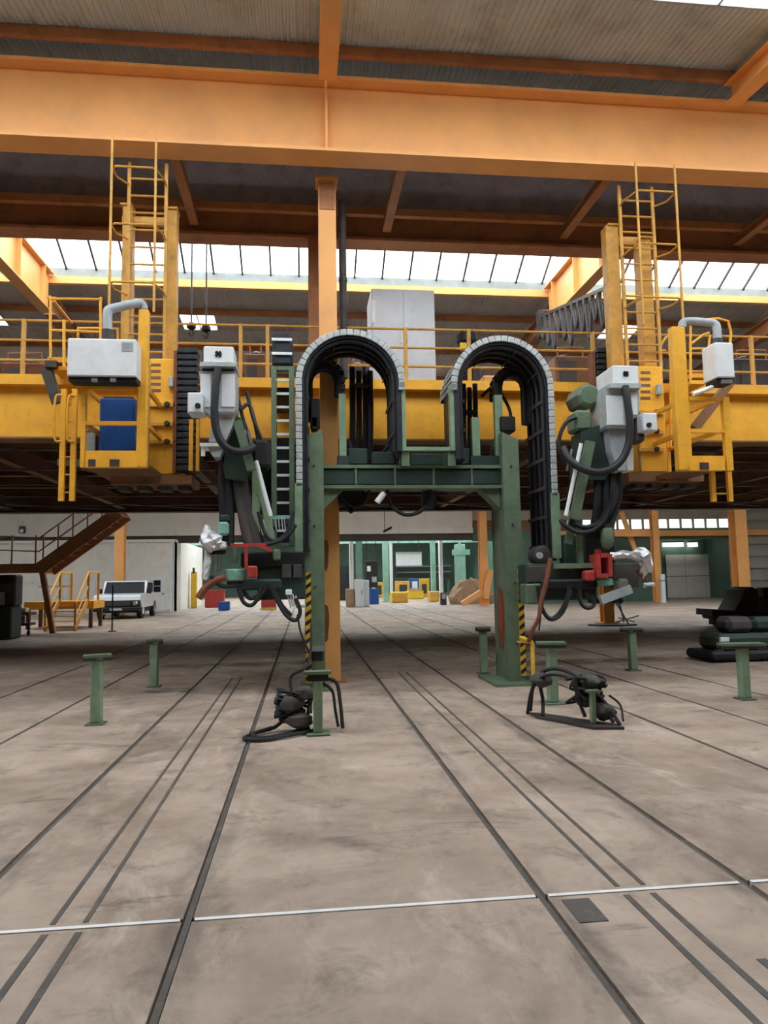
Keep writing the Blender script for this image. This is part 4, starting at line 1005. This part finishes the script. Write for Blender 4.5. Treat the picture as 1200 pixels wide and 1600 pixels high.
def deck_box(label, x0, x1, y0, Y, d, mt, name='deck_machine', extra=True):
    zt = Z((x0+x1)/2, y0, Y); a, b = X(x0,580,Y), X(x1,580,Y)
    t = thing(name, label, 'machine', ((a+b)/2, Y+d/2, 4.93), 'machines standing on the platform deck')
    MB().cbox(a, b, Y, Y+d, 4.932, zt, .03).build('body', mt, t)
    MB().box(a+(b-a)*.12, a+(b-a)*.6, Y-.015, Y, 5.02, zt-.12).build('panel', 'dark_steel', t)
    if extra:
        MB().lathe(((a+b)/2, Y+d/2, zt), [((b-a)*.22,0),((b-a)*.22,.12),((b-a)*.1,.16)], 12).build('motor', 'dark_steel', t)
        MB().tube([(a+.1,Y+.1,zt),(a+.1,Y+.1,zt+.2),(b-.1,Y+.1,zt+.22),(b-.1,Y+.1,zt)], .02, 6).build('pipe', 'orange_dark', t)
    return t
deck_box('dark brown machine on the platform beneath the hanging cables', 868, 922, 556, 14.2, 1.0, 'brown_steel')
deck_box('small orange box on the platform inside the arch by the green motor', 754, 776, 586, 13.0, .5, 'orange', extra=False)
deck_box('small grey machine on the platform beside the orange box', 736, 752, 572, 13.6, .6, 'tarp')
deck_box('dark machine on the platform between column and tall cabinet', 545, 578, 570, 13.6, .8, 'tarp')
deck_box('dark machine on the platform behind the tall green ladder', 382, 415, 552, 14.0, .8, 'brown_steel')
deck_box('low reddish machine on the platform at the edge of view', 0, 70, 566, 14.5, .9, 'rust')
deck_box('dark machine on the platform behind the narrow control box', 1150, 1210, 560, 14.5, .9, 'dark_umber')
t = thing('cable_festoon', 'cable festoon hanging in dark loops from a sloping rail by the roof beam', 'cables', (6.9,16.5,8.0))
A, B = at(845,500,18.6), at(958,452,14.6)
MB().bar(A+Vector((0,0,.1)), B+Vector((0,0,.1)), .06, .08).build('rail', 'dark_steel', t)
for i in range(13):
    u = i/12; p = A.lerp(B, u); q = A.lerp(B, min(1, u+1/12)); mid = (p+q)/2
    MB().box(p.x-.05, p.x+.05, p.y-.05, p.y+.05, p.z-.08, p.z+.06).build('trolley', 'tarp', t)
    if i < 12: MB().tube(smoothpath([p, mid+Vector((0,0,-.55-.2*(i%3))), q], 6), .05, 7).build('cable', 'tarp', t, True)
MB().box(A.x-.1, A.x+.1, A.y-.1, A.y+.1, A.z-.5, A.z+.25).build('end_clamp', 'dark_steel', t)
for k, (x, y) in enumerate(((299,506),(322,510))):
    t = thing('hanging_hook', ['dark hoist hook against the roof window, nearer the mast','dark hoist hook against the roof window, nearer the column'][k], 'hook', at(x,y,15.5), 'hoist hooks below the roof window')
    p = at(x, y, 15.5); MB().tube([p, (p.x, p.y, 9.55)], .018, 6).build('chain', 'dark_steel', t)
    MB().lathe((p.x,p.y,p.z-.14), [(.03,0),(.1,.05),(.1,.13),(.04,.18)], 10).build('block', 'deep_black', t)
    MB().tube(smoothpath([(p.x,p.y,p.z-.12),(p.x+.05,p.y,p.z-.2),(p.x,p.y,p.z-.27),(p.x-.05,p.y,p.z-.2)], 3), .018, 6).build('hook', 'dark_steel', t)
hb_ = MB().box(-3.6, -1.0, 15.44, 15.56, 9.5, 9.62).build('hoist_beam', 'orange_dark', ceiling)

# ================================================================== REAR OF THE HALL
WY = 42.0
wb = struct('wall_back', (6,WY,0), 'white rear wall band over wide openings')
zb_, zt_ = Z(400,836,WY), 7.8
xr = X(738,820,WY)
MB().box(XW0, xr, WY, WY+.3, zb_, zt_).build('upper_wall', 'cream', wb)
MB().box(XW0, xr, WY-.12, WY, zb_, zb_+.3).build('ledge', 'cream', wb)
MB().box(XW0, xr, WY+.05, WY+.6, zb_-.4, zb_).build('soffit_shade_strip', 'dark_umber', wb)  # dark soffit strip; above the office it paints the shaded gap
# right part: wall with a strip of windows, orange rail and a garage recess
zs0, zs1 = Z(1050,826,WY), Z(1050,811,WY)
xw0, xw1 = X(885,820,WY), X(1142,820,WY)
MB().box(xr, XW1, WY, WY+.2, zs1, zt_).build('upper_wall', 'wall_grey', wb)
MB().box(xr, xw0, WY, WY+.2, zs0, zs1).build('upper_wall', 'brown_steel', wb); MB().box(xw1, XW1, WY, WY+.2, zs0, zs1).build('upper_wall', 'wall_grey', wb)
zg = Z(1088,842,WY); xg0, xg1 = X(1034,880,WY), X(1142,880,WY)
MB().box(xr, XW1, WY, WY+.2, zg, zs0).build('upper_wall', 'hall_green', wb)
x_open = X(800,880,WY)
MB().box(x_open, xg0, WY, WY+.2, 0, zg).build('lower_wall', 'hall_green', wb)
MB().box(xg1, XW1, WY, WY+.2, 0, zg).build('lower_wall', 'wall_grey', wb)
for i in range(7):
    z = .4+i*.75; MB().box(X(1166,850,WY-.1), XW1, WY-.12, WY, z, z+.5).build('louvre_board', 'wall_grey', wb)
MB().box(X(840,833,WY-.3), XW1, WY-.3, WY, Z(1100,837,WY-.3), Z(1100,828,WY-.3)).build('rail_beam', 'orange', wb)
wd = struct('window_%d' % wn, ((xw0+xw1)/2, WY, zs0), 'strip of small bright windows in the rear wall'); wn += 1
n = 13; pw = (xw1-xw0)/n; src = None
for i in range(n):
    a = xw0+i*pw
    if src is None: src = MB().box(a+.06, a+pw-.06, WY+.08, WY+.1, zs0+.04, zs1-.04).build('pane', 'pane_glass', wd); s0 = WP[src.name].copy()
    else: inst(src, 'pane', wd, s0+Vector((i*pw,0,0)))
    MB().box(a-.06, a+.06, WY+.04, WY+.14, zs0, zs1).build('mullion', 'wall_grey', wd)
portal((xw0+xw1)/2, WY+.3, (zs0+zs1)/2, xw1-xw0, zs1-zs0).rotation_euler = (math.radians(-90), 0, 0)
# garage recess with a grey door
gr = struct('door_1', ((xg0+xg1)/2, 46, 0), 'pale grey sectional door deep in a dark green recess')
xd0, xd1, zd = X(1041,890,46), X(1132,890,46), Z(1086,866,46)
for i in range(3):
    for j in range(2):
        a = xd0+(xd1-xd0)*i/3; b = xd0+(xd1-xd0)*(i+1)/3
        MB().box(a+.015, b-.015, 46, 46.06, .02+zd*j/2, zd*(j+1)/2-.015).build('door_panel', 'cream', gr)
MB().box(xg0-.2, xg1+1.2, 46.1, 46.3, 0, zg+.6).build('rear_panel', 'hall_green', gr)
MB().box(xg0-.35, xg0, WY+.2, 46.1, 0, zg+.6).build('side_panel', 'hall_green', gr); MB().box(xg1+.9, xg1+1.2, WY+.2, 46.1, 0, zg+.6).build('side_panel', 'hall_green', gr)
MB().box(xg0-.35, xg1+1.2, WY+.2, 46.3, zg+.6, zg+.7).build('soffit', 'hall_green', gr)
for k, (a, b) in enumerate(((1037,1068),(1076,1090))):
    t = thing('ceiling_lamp', ['long white lamp glowing above the grey recess door','short white lamp glowing above the grey recess door'][k], 'lamp', at((a+b)/2,851,45.6))
    o = MB().px(a, b, 848, 854, 45.6, .15).build('tube', 'lamp_on', t); MB().px(a, b, 845.5, 848, 45.6, .2).build('housing', 'steel', t)

def hcol(label, x0, x1, y0, Y, mt='orange', z1=None):
    a, b = X(x0,880,Y), X(x1,880,Y)
    t = thing('steel_column', label, 'column', ((a+b)/2, Y, 0), kind='structure')
    w_ = b-a; z1 = z1 or Z((x0+x1)/2, y0, Y)
    q = MB(); q.box(a, b, Y-w_/2, Y-w_/2+.04, 0, z1); q.box(a, b, Y+w_/2-.04, Y+w_/2, 0, z1); q.box((a+b)/2-.03, (a+b)/2+.03, Y-w_/2+.04, Y+w_/2-.04, 0, z1); q.build('shaft', mt, t)
    MB().box(a-.12, b+.12, Y-w_/2-.12, Y+w_/2+.12, 0, .05).build('base_plate', mt, t)
    return t
hcol('orange column rising behind the parked white car', 180, 195, 790, 38.0, z1=7.2)
hcol('orange column seen through the portal, with a leaning brace', 749, 761, 790, 41.0, z1=7.2)
hcol('slim orange column beside the white post', 1020, 1030, 790, 40.0, z1=7.2)
hcol('broad orange column at the edge of the grey recess door', 1147, 1165, 790, 39.0, z1=7.4)
hcol('orange column under the platform, behind the foil-wrapped pipe', 937, 953, 800, 23.3, z1=3.93)
t = thing('leaning_brace', 'orange brace leaning against the column seen through the portal', 'brace', (X(740,945,40.5),40.5,0))
MB().bar(at(722,944,40.5), at(752,925,40.5), .35, .3).build('foot_bar', 'orange', t); MB().bar(at(766,890,40.5), at(759,935,40.5), .3, .3).build('strut', 'orange', t)
t = thing('cross_brace', 'orange diagonal brace crossing the beam beside the slim column', 'brace', (X(985,870,40.2),40.2,2.5))
MB().bar(at(971,800,40.6), at(1001,885,40.6), .25, .15, (0,1,0)).build('diagonal', 'orange', t); MB().bar(at(960,833,40.2), at(1021,833,40.2), .2, .4).build('crossbar', 'orange', t)
t = thing('white_post', 'white bollard post at the foot of the slim orange column', 'post', (X(1038,940,39.3),39.3,0))
MB().lathe((X(1037,940,39.3),39.3,0), [(.2,0),(.2,.02),(.15,.05),(.15,1.55),(.12,1.62)], 14).build('post', 'white_paint', t, True)
MB().lathe((X(1037,940,39.3),39.3,1.2), [(.16,0),(.16,.1)], 14).build('band', 'grey_paint', t)

# ---- second hall beyond
H2 = 80.0
MB().box(XW0, 20, H2, H2+.2, 0, 9).build('wall_back_far', 'hall_green', None)['kind'] = 'structure'
o = MB().box(17.0, 17.2, WY+.6, H2, 0, 9).build('wall_side_far', 'hall_green', None); o['kind'] = 'structure'
c2 = struct('ceiling_far', (0,60,7.6), 'roof of the further hall')
for (a, b) in ((WY+.3,46),(52,60),(66,H2)): MB().box(XW0, 17.2, a, b, 7.7, 7.75).build('roof_sheet', 'sheet_back', c2)
for (a, b) in ((46,52),(60,66)):
    skylight(XW0, 17.2, a, b, lambda y: 7.72, 18, 1)
for y in (50, 58, 68): MB().box(XW0, 17, y-.15, y+.15, 5.0, 5.6).build('crane_beam', 'column_green', c2)
def fcol(label, x0, x1, Y, mt, top=7.6):
    a, b = X(x0,880,Y), X(x1,880,Y); t = thing('hall_column', label, 'column', ((a+b)/2,Y,0), kind='structure')
    MB().cbox(a, b, Y-.2, Y+.2, 0, top, .03).build('shaft', mt, t); MB().box(a-.15, b+.15, Y-.35, Y+.35, 0, .06).build('base_plate', mt, t)
fcol('pale post left of the white cabinet in the further hall', 546, 552, 46, 'white_paint', 5)
fcol('light green column in the further hall by the blue bin', 598, 607, 50, 'column_green')
fcol('slim pale pipe beside the light green column', 609, 613, 51, 'white_paint', 5)
fcol('green column right of the white hanging screen', 673, 680, 50, 'column_green')
fcol('slim pale post right of the green column', 686, 691, 47, 'white_paint', 5)
fcol('green column beyond the foil side of the hall', 556, 566, 58, 'hall_green')
def far_box(name, label, cat, x0, x1, y0, y1, Y, d, mt, parts=()):
    zt = Z((x0+x1)/2, y0, Y); zb = Z((x0+x1)/2, y1, Y)
    if zb < 1.6 and name not in ('white_screen','hanging_drive'): zb = 0.002
    a, b = X(x0,(y0+y1)/2,Y), X(x1,(y0+y1)/2,Y)
    t = thing(name, label, cat, ((a+b)/2, Y+d/2, zb))
    MB().cbox(a, b, Y, Y+d, zb, zt, .04).build('body', mt, t)
    for (nm, u0, u1, v0, v1, m_) in parts:
        MB().box(a+(b-a)*u0, a+(b-a)*u1, Y-.03, Y, zb+(zt-zb)*v0, zb+(zt-zb)*v1).build(nm, m_, t)
    if name in ('white_screen','hanging_drive'):
        for u in (.1,.9): MB().box(a+(b-a)*u-.03, a+(b-a)*u+.03, Y+d/2-.03, Y+d/2+.03, zt, 7.7).build('hanger', 'dark_steel', t)
    if name == 'dark_rack':
        for u in (.02,.5,.98): MB().box(a+(b-a)*u-.1, a+(b-a)*u+.1, Y+d/2-.1, Y+d/2+.1, 0, zb).build('leg', 'hall_green', t)
    return t
far_box('white_cabinet', 'tall white cabinet standing at the opening to the further hall', 'cabinet', 555, 568, 905, 948, 42.0, .7, 'white_paint', (('door',.08,.92,.05,.95,'white_paint'),('handle',.75,.85,.45,.6,'dark_steel')))
far_box('grey_cabinet', 'grey cabinet beside the tall white cabinet', 'cabinet', 568.5, 577, 906, 948, 42.6, .7, 'cabinet_grey', (('door',.1,.9,.1,.9,'cabinet_grey'),))
far_box('brown_cabinet', 'brown box cabinet on the other side of the tall white cabinet', 'cabinet', 541, 554, 920, 949, 42.3, .7, 'cardboard', (('panel',.1,.9,.1,.9,'cardboard'),))
far_box('blue_bin', 'blue bin in the opening to the further hall', 'bin', 577, 592, 920, 940, 46, .8, 'blue', (('rim',-.05,1.05,.88,1,'blue'),))
far_box('yellow_crate', 'yellow crate of parts near the light green column', 'crate', 612, 638, 925, 940, 48, 1.0, 'hazard_yellow', (('slat',.05,.95,.1,.35,'yellow_dull'),('slat',.05,.95,.55,.8,'yellow_dull')))
far_box('yellow_crate', 'yellow crate at the foot of the green column', 'crate', 672, 688, 924, 940, 48, 1.0, 'yellow_dull', (('slat',.05,.95,.15,.45,'hazard_yellow'),))
far_box('low_pallet', 'low yellow pallet of parts behind the crates', 'pallet', 638, 662, 923, 932, 56, 1.2, 'hazard_yellow', (('load',.1,.9,1,1.3,'cardboard'),))
far_box('yellow_machine', 'yellow machine left of the light green column', 'machine', 584, 599, 910, 922, 62, 1.5, 'hazard_yellow', (('panel',.2,.8,.2,.8,'dark_steel'),))
far_box('yellow_machine', 'bright yellow machine in the middle of the further hall', 'machine', 656, 671, 904, 918, 62, 1.5, 'hazard_yellow', (('panel',.2,.7,.2,.7,'dark_steel'),))
far_box('blue_machine', 'dark blue machine beside the bright yellow machine', 'machine', 641, 655, 904, 920, 60, 1.5, 'blue', (('window',.2,.8,.5,.85,'pale_bar'),))
far_box('yellow_green_machine', 'olive machine behind the yellow crate', 'machine', 620, 640, 908, 922, 58, 1.4, 'yellow_dull', (('panel',.2,.8,.2,.8,'green_dark'),))
far_box('dark_rack', 'long dark rack below the white hanging screen', 'rack', 620, 705, 884, 902, 64, 2.0, 'deep_black', (('shelf',0,1,.4,.5,'hall_green'),('shelf',0,1,.9,1,'hall_green')))
far_box('white_screen', 'large white screen hanging in the further hall', 'screen', 619, 659, 863, 884, 62, .15, 'white_paint', (('frame',-.02,1.02,-.04,.04,'grey_paint'),('frame',-.02,1.02,.96,1.04,'grey_paint')))
far_box('green_jib', 'green machine column with a wide head in the further hall', 'machine', 714, 728, 850, 930, 52, .9, 'column_green', (('head',-.5,1.5,.8,.9,'column_green'),('arm',.2,.5,.9,1.05,'column_green')))
far_box('steel_stool', 'small grey stand near the slim pale post', 'stand', 689, 698, 926, 947, 42.5, .4, 'tarp', (('panel',.2,.8,.5,.9,'grey_paint'),))
far_box('door_recess', 'black doorway beside the white cabinet', 'doorway', 526, 546, 885, 932, 56, .3, 'deep_black', (('jamb',-.05,.03,0,1,'hall_green'),))
far_box('hanging_drive', 'dark machine with hanging cables left of the light green column', 'machine', 572, 590, 876, 918, 60, 1.2, 'deep_black', (('panel',.1,.4,.6,.8,'pale_bar'),('panel',.5,.9,.2,.4,'grey_paint')))
far_box('gas_cylinder', 'yellow cylinder beyond the foil-wrapped torch', 'cylinder', 298, 307, 893, 940, 46, .35, 'hazard_yellow', (('valve',.3,.7,.95,1.1,'dark_steel'),))
far_box('red_cone_box', 'red sloping box on the floor behind the hoses', 'box', 408, 431, 926, 952, 41.0, .8, 'red', (('base',-.05,1.05,0,.12,'hazard_yellow'),('face',.2,.8,.3,.8,'red')))
far_box('blue_crate', 'blue crate on the lit floor under the torch', 'crate', 341, 358, 940, 952, 41.0, .7, 'blue', (('rim',-.03,1.03,.85,1,'blue'),))
far_box('red_crate', 'red crate on the lit floor behind the torch', 'crate', 320, 350, 922, 940, 46.0, .7, 'red', (('rim',-.03,1.03,.85,1,'red'),))
q = MB(); rnd = random.Random(12); q.lathe((0,0,0), [(1.5,0),(1.55,.5),(1.2,1.0),(.7,1.4),(.1,1.55)], 14)
p = floor_at(730, 944); q.v = [(p.x+.3+v[0]*rnd.uniform(.7,1.1), 43.5+v[1]*.6*rnd.uniform(.8,1.1), max(.002, v[2]*rnd.uniform(.8,1.1))) for v in q.v]
o = q.build('scrap_heap', 'cardboard', None); tag(o, 'brown heap of covered material beside the braced column', 'heap')

# ---- site office, left
t = thing('site_office', 'long white panelled site office behind the parked car', 'building', (X(140,955,41),41.5,0))
OY = 41.0; zo = Z(150,848,OY); xo1 = X(272,900,OY)
MB().box(XW0+.1, xo1, OY+.06, 41.9, 0, zo).build('body', 'cream', t)
MB().box(XW0+.1, xo1+.05, OY-.05, 41.92, zo, zo+.15).build('roof_edge', 'cream', t)
MB().box(xo1-.05, xo1, OY+.02, 41.9, 0, zo).build('end_panel', 'cream', t)
edges = [-40, 15, 58, 103, 149, 175, 198, 226, 268]
for a, b in zip(edges[:-1], edges[1:]):
    xa, xb = X(a,900,OY)+.06, X(b,900,OY)-.06
    if xb < XW0+.2: continue
    pn = MB().box(xa, xb, OY, OY+.06, 1.75, zo-.2).build('wall_panel', 'cream', t)
    MB().box(xa, xb, OY, OY+.06, .1, 1.62).build('wall_panel', 'cream', t)
    MB().box(xb+.0, xb+.12, OY-.04, OY+.06, 0, zo).build('batten', 'white_paint', t)
do = MB().box(X(236,930,OY), X(258,930,OY), OY-.03, OY, .02, 2.0).build('door', 'white_paint', t)
MB().box(X(240,925,OY), X(251,925,OY), OY-.045, OY-.03, 1.1, 1.75).build('window', 'car_glass', do); MB().box(X(254,925,OY), X(256,925,OY), OY-.06, OY-.03, .95, 1.05).build('handle', 'dark_steel', do)
MB().box(X(240,925,OY), X(251,925,OY), OY-.05, OY-.045, 1.4, 1.45).build('window_bar', 'grey_paint', do)
t = thing('wash_basin', 'white wash basin standing in front of the site office door', 'basin', (X(233,957,39.5),39.6,0))
MB().lathe((X(233,957,39.5),39.6,0), [(.25,0),(.18,.05),(.12,.1),(.12,.75)], 12).build('pedestal', 'white_paint', t, True)
MB().cbox(X(224,930,39.5), X(245,930,39.5), 39.3, 39.9, .75, .95, .04).build('bowl', 'white_paint', t)
# enclosed block behind the office up to the opening
o = MB().box(X(284,900,46), X(295,900,46), 43, 52, 0, 4.0).build('wall_partition', 'cream', None); o['kind'] = 'structure'

# ---- parked car (seen from the front)
CY = 33.5; cxa, cxb = X(146,945,CY), X(219,945,CY); cw = cxb-cxa
t = thing('parked_car', 'white pickup car with a dark windscreen parked by the site office', 'car', ((cxa+cxb)/2, CY+2, 0))
zr_ = 1.72; L_ = 4.4
MB().prism([(CY+.1,.82),(CY-.02,.84),(CY-.0,1.02),(CY+.12,1.08),(CY+1.25,1.14),(CY+1.3,.5),(CY+.4,.5)], 'x', cxa, cxb).build('bonnet', 'car_white', t)
MB().prism([(CY+1.3,.5),(CY+1.3,1.14),(CY+1.6,zr_-.04),(CY+1.7,zr_),(CY+3.0,zr_),(CY+3.1,1.1),(CY+L_,1.05),(CY+L_,.5)], 'x', cxa+.04, cxb-.04).build('cab', 'car_white', t)
q = MB(); a0 = (CY+1.29, 1.16); a1 = (CY+1.59, zr_-.05)
q.add([(cxa+.1,a0[0]-.02,a0[1]),(cxb-.1,a0[0]-.02,a0[1]),(cxb-.15,a1[0]-.02,a1[1]),(cxa+.15,a1[0]-.02,a1[1]),(cxa+.1,a0[0]+.02,a0[1]),(cxb-.1,a0[0]+.02,a0[1]),(cxb-.15,a1[0]+.02,a1[1]),(cxa+.15,a1[0]+.02,a1[1])],
      [(0,1,2,3),(7,6,5,4),(0,4,5,1),(1,5,6,2),(2,6,7,3),(3,7,4,0)]); q.build('windscreen', 'car_glass', t)
for x in (cxa+.035, cxb-.041):
    MB().prism([(CY+1.5,1.18),(CY+1.75,zr_-.1),(CY+2.85,zr_-.1),(CY+2.9,1.18)], 'x', x, x+.006).build('side_window', 'car_glass', t)
MB().box(cxa+.03, cxb-.03, CY+.0, CY+.3, .34, .82).build('front_panel', 'deep_black', t)
MB().box(cxa+.45, cxb-.45, CY-.03, CY, .6, .8).build('grille', 'dark_steel', t)
for x in (cxa+.1, cxb-.35): MB().lathe((x+.125,CY,.7), [(.09,-.04),(.11,-.02),(.11,.0)], 14, 'y').build('headlight', 'chrome', t, True)
MB().cbox(cxa-.03, cxb+.03, CY-.16, CY-.02, .36, .54, .03).build('bumper', 'deep_black', t)
MB().box((cxa+cxb)/2-.26, (cxa+cxb)/2+.26, CY-.17, CY-.16, .4, .5).build('number_plate', 'grey_paint', t)
for x in (cxa+.02, cxb-.26):
    for y in (CY+.75, CY+3.4):
        wh = MB().lathe((x,y,.38), [(.22,0),(.38,.02),(.38,.22),(.22,.24)], 20, 'x').build('wheel', 'rubber', t, True)
        MB().lathe((x-.005,y,.38), [(.2,0),(.2,.25)], 14, 'x').build('hub', 'chrome', wh)
for x in (cxa-.2, cxb+.0): MB().cbox(x, x+.2, CY+1.35, CY+1.45, 1.12, 1.36, .02).build('mirror', 'deep_black', t)
MB().box(cxa+.15, cxb-.15, CY+.3, CY+4.1, .28, .5).build('chassis', 'deep_black', t)

# ---- yellow steps and platform by the car
SY = 26.0
t = thing('yellow_steps', 'small yellow stair with light handrails leading to a low landing', 'stairs', (X(95,985,SY),SY+1,0))
xa, xb = X(70,960,SY), X(117,960,SY); zl = Z(95,940,SY+1.3)
nst = 5
for i in range(nst):
    z = zl*(i+1)/(nst+1); y = SY+.1+i*.27
    MB().box(xa, xb, y, y+.26, z-.03, z).build('tread', 'yellow_dull', t)
for x in (xa, xb): MB().bar((x,SY+.0,.08), (x,SY+1.45,zl), .05, .22).build('stringer', 'yellow_dull', t)
MB().box(X(37,935,SY+1.4), X(146,935,SY+1.4), SY+1.45, SY+2.9, zl-.28, zl).build('landing', 'yellow', t)
for x in (xa, xb):
    MB().tube([(x,SY+.05,.85+.1),(x,SY+1.5,zl+1.05),(x,SY+2.8,zl+1.05)], .035, 8).build('handrail', 'yellow', t, True)
    MB().tube([(x,SY+.05,.45),(x,SY+1.5,zl+.55)], .025, 8).build('handrail', 'yellow', t, True)
    for y, z0_, z1_ in ((SY+.05,.0,.95),(SY+1.5,zl,zl+1.05),(SY+2.8,zl,zl+1.05)): MB().box(x-.035, x+.035, y-.035, y+.035, z0_, z1_).build('rail_post', 'yellow_dull', t)
for x in (X(40,935,SY+1.4), X(138,935,SY+1.4)):
    for y in (SY+1.55, SY+2.8): MB().box(x, x+.12, y-.06, y+.06, 0, zl-.28).build('leg', 'brown_steel', t)
zz = zl+1.05
for z in (zz, zl+.55): MB().tube([(X(37,935,SY+1.4),SY+2.85,z),(xa,SY+2.85,z)], .03, 8).build('landing_rail', 'yellow_dull', t, True)
t = thing('brown_staircase', 'brown steel staircase rising from a landing to the raised platform', 'stairs', (X(60,890,24),24.5,Z(60,893,24)))
for y in (24.9, 26.1): MB().bar(at(60,890,24.9)+Vector((0,y-24.9,0)), at(186,800,24.9)+Vector((0,y-24.9,0)), .42, .06, (0,1,0)).build('stringer', 'orange_dark', t)
A, B = at(60,890,24.9), at(186,800,24.9)
for i in range(10): p = A.lerp(B, (i+.5)/10); MB().box(p.x-.15, p.x+.15, 24.95, 26.07, p.z, p.z+.04).build('tread', 'brown_steel', t)
MB().box(X(-60,886,24.9), A.x+.05, 24.87, 26.13, Z(30,895,24.9), Z(30,881,24.9)).build('landing', 'orange_dark', t)
MB().bar(at(66,892,25), (at(84,945,25).x, 25, .0), .16, .16).build('prop', 'orange_dark', t)
MB().box(X(-10,890,25), X(-4,890,25), 24.9, 25.05, 0, Z(30,894,24.9)).build('prop', 'orange_dark', t)
for k in (.95, .5): MB().tube([at(-60,886,24.9)+Vector((0,0,k+.1)), A+Vector((0,0,k+.1)), B+Vector((0,0,k+.1))], .025, 6).build('handrail', 'orange_dark', t)
for i in range(9):
    if i < 4: p = Vector((A.x-.1-i*.75, 24.9, A.z+.1))
    else: p = A.lerp(B, (i-3.7)/5.5)
    MB().box(p.x-.02, p.x+.02, 24.88, 24.92, p.z, p.z+1.05).build('baluster', 'orange_dark', t)
t = thing('green_machine', 'dark green machine at the edge of view below the brown staircase', 'machine', (X(0,998,22.5),22.9,0))
MB().cbox(X(-40,960,22.5), X(18,960,22.5), 22.5, 23.3, .002, Z(5,948,22.5), .04).build('base', 'green_dark', t)
MB().cbox(X(-40,920,22.6), X(24,920,22.6), 22.6, 23.2, Z(5,948,22.5), Z(5,898,22.6), .05).build('head', 'tarp', t)
MB().px(-4,6,925,946,22.55,.1,.02).build('panel', 'grey_paint', t); MB().px(0,14,900,912,22.52,.1).build('grille', 'deep_black', t)
t = thing('tool_trolley', 'small dark trolley between the green machine and the yellow stair', 'trolley', (X(34,990,24),24.3,0))
MB().px(21,46,957,962,24,.6).build('tray', 'brown_steel', t); MB().px(22,45,974,978,24,.6).build('shelf', 'dark_steel', t)
for a in (22,43): MB().box(X(a,975,24), X(a+2,975,24), 24.02, 24.08, .1, Z(30,960,24)).build('leg', 'dark_steel', t); MB().lathe((X(a+1,975,24),24.05,.09), [(.08,-.03),(.08,.03)], 12, 'x').build('wheel', 'rubber', t)
MB().px(24,34,963,974,24.1,.3,.03).build('load', 'tarp', t); MB().px(25,40,950,957,24.1,.3,.02).build('load', 'cream', t)
t = thing('warning_post', 'thin dark pole standing in front of the white car', 'pole', floor_at(175,987))
p = floor_at(175,987); MB().tube([(p.x,p.y,0),(p.x,p.y,1.55)], .025, 8).build('pole', 'deep_black', t); MB().lathe((p.x,p.y,0), [(.15,0),(.13,.03),(.03,.05)], 14).build('base', 'deep_black', t)
t = thing('wall_lamp', 'small dark lantern on the rear wall above the site office', 'lamp', at(33,832,41.9))
MB().px(29,38,822,833,41.7,.25,.04).build('body', 'dark_steel', t); MB().px(31,36,827,832,41.66,.05).build('lens', 'cream', t)
t = thing('hanging_lamp', 'dark strip lamp hanging on a wire beneath the platform edge', 'lamp', at(606,828,26))
p = at(601,829,24.4); MB().bar(at(599,831,24.4), at(612,824,24.4), .12, .08).build('body', 'dark_steel', t); MB().tube([p, (p.x,p.y,3.945)], .012, 5).build('wire', 'deep_black', t)

# ---- machines at the right edge
t = thing('black_machine', 'black floor machine with a tall curved back at the edge of view', 'machine', (X(1150,978,20.6),20.9,0))
q = [at(x, y, 20.4) for x, y in ((1113,952),(1148,954),(1158,936),(1163,922),(1175,917),(1184,922),(1186,950),(1183,968),(1160,974),(1124,968),(1122,962),(1113,962))]
MB().prism([(p.x,p.z) for p in q], 'y', 20.4, 21.3).build('body', 'deep_black', t)
for x in (1128,1172): MB().lathe((X(x,975,20.4),20.5,.17), [(.1,0),(.17,.02),(.17,.16),(.1,.18)], 16, 'y').build('wheel', 'rubber', t, True)
MB().px(1182,1215,934,972,20.6,.7,.06).build('tank', 'tarp', t); MB().px(1195,1215,918,934,20.7,.5,.05).build('seat', 'deep_black', t)
MB().box(X(1125,975,20.5), X(1215,975,20.5), 20.6, 21.1, .05, .25).build('chassis', 'deep_black', t)
t = thing('low_machine', 'dark green low floor machine behind the nearest T-shaped stand', 'machine', (X(1170,1045,12.3),12.7,0))
MB().cbox(X(1112,1035,12.3), X(1240,1035,12.3), 12.3, 13.2, .03, .2, .05).build('skirt', 'deep_black', t)
MB().cbox(X(1122,1010,12.4), X(1240,1010,12.4), 12.4, 13.1, .2, .5, .08).build('body', 'green_dark', t)
MB().cbox(X(1138,985,12.5), X(1180,985,12.5), 12.5, 13.0, .5, .8, .1).build('hood', 'tarp', t); MB().cbox(X(1178,985,12.6), X(1240,985,12.6), 12.6, 13.0, .5, .78, .1).build('hood', 'green_dark', t)
for x in (1130,1195): MB().lathe((X(x,1040,12.35),12.4,.12), [(.06,0),(.12,.02),(.12,.12),(.08,.14)], 14, 'y').build('wheel', 'rubber', t, True)
MB().px(1126,1140,996,1003,12.35,.06,.01).build('lamp', 'pale_bar', t)

p = floor_at(952, 976); q = MB(); q.v = []; rr = random.Random(8)
q.prism([(p.x+1.0*math.cos(2*math.pi*i/14)*rr.uniform(.7,1.1)-.1, 22.3+.5*math.sin(2*math.pi*i/14)*rr.uniform(.7,1.1)) for i in range(14)], 'z', .002, .04)
tag(q.build('floor_mat', 'deep_black', None), 'flat black mat on the floor before the column under the platform', 'mat')
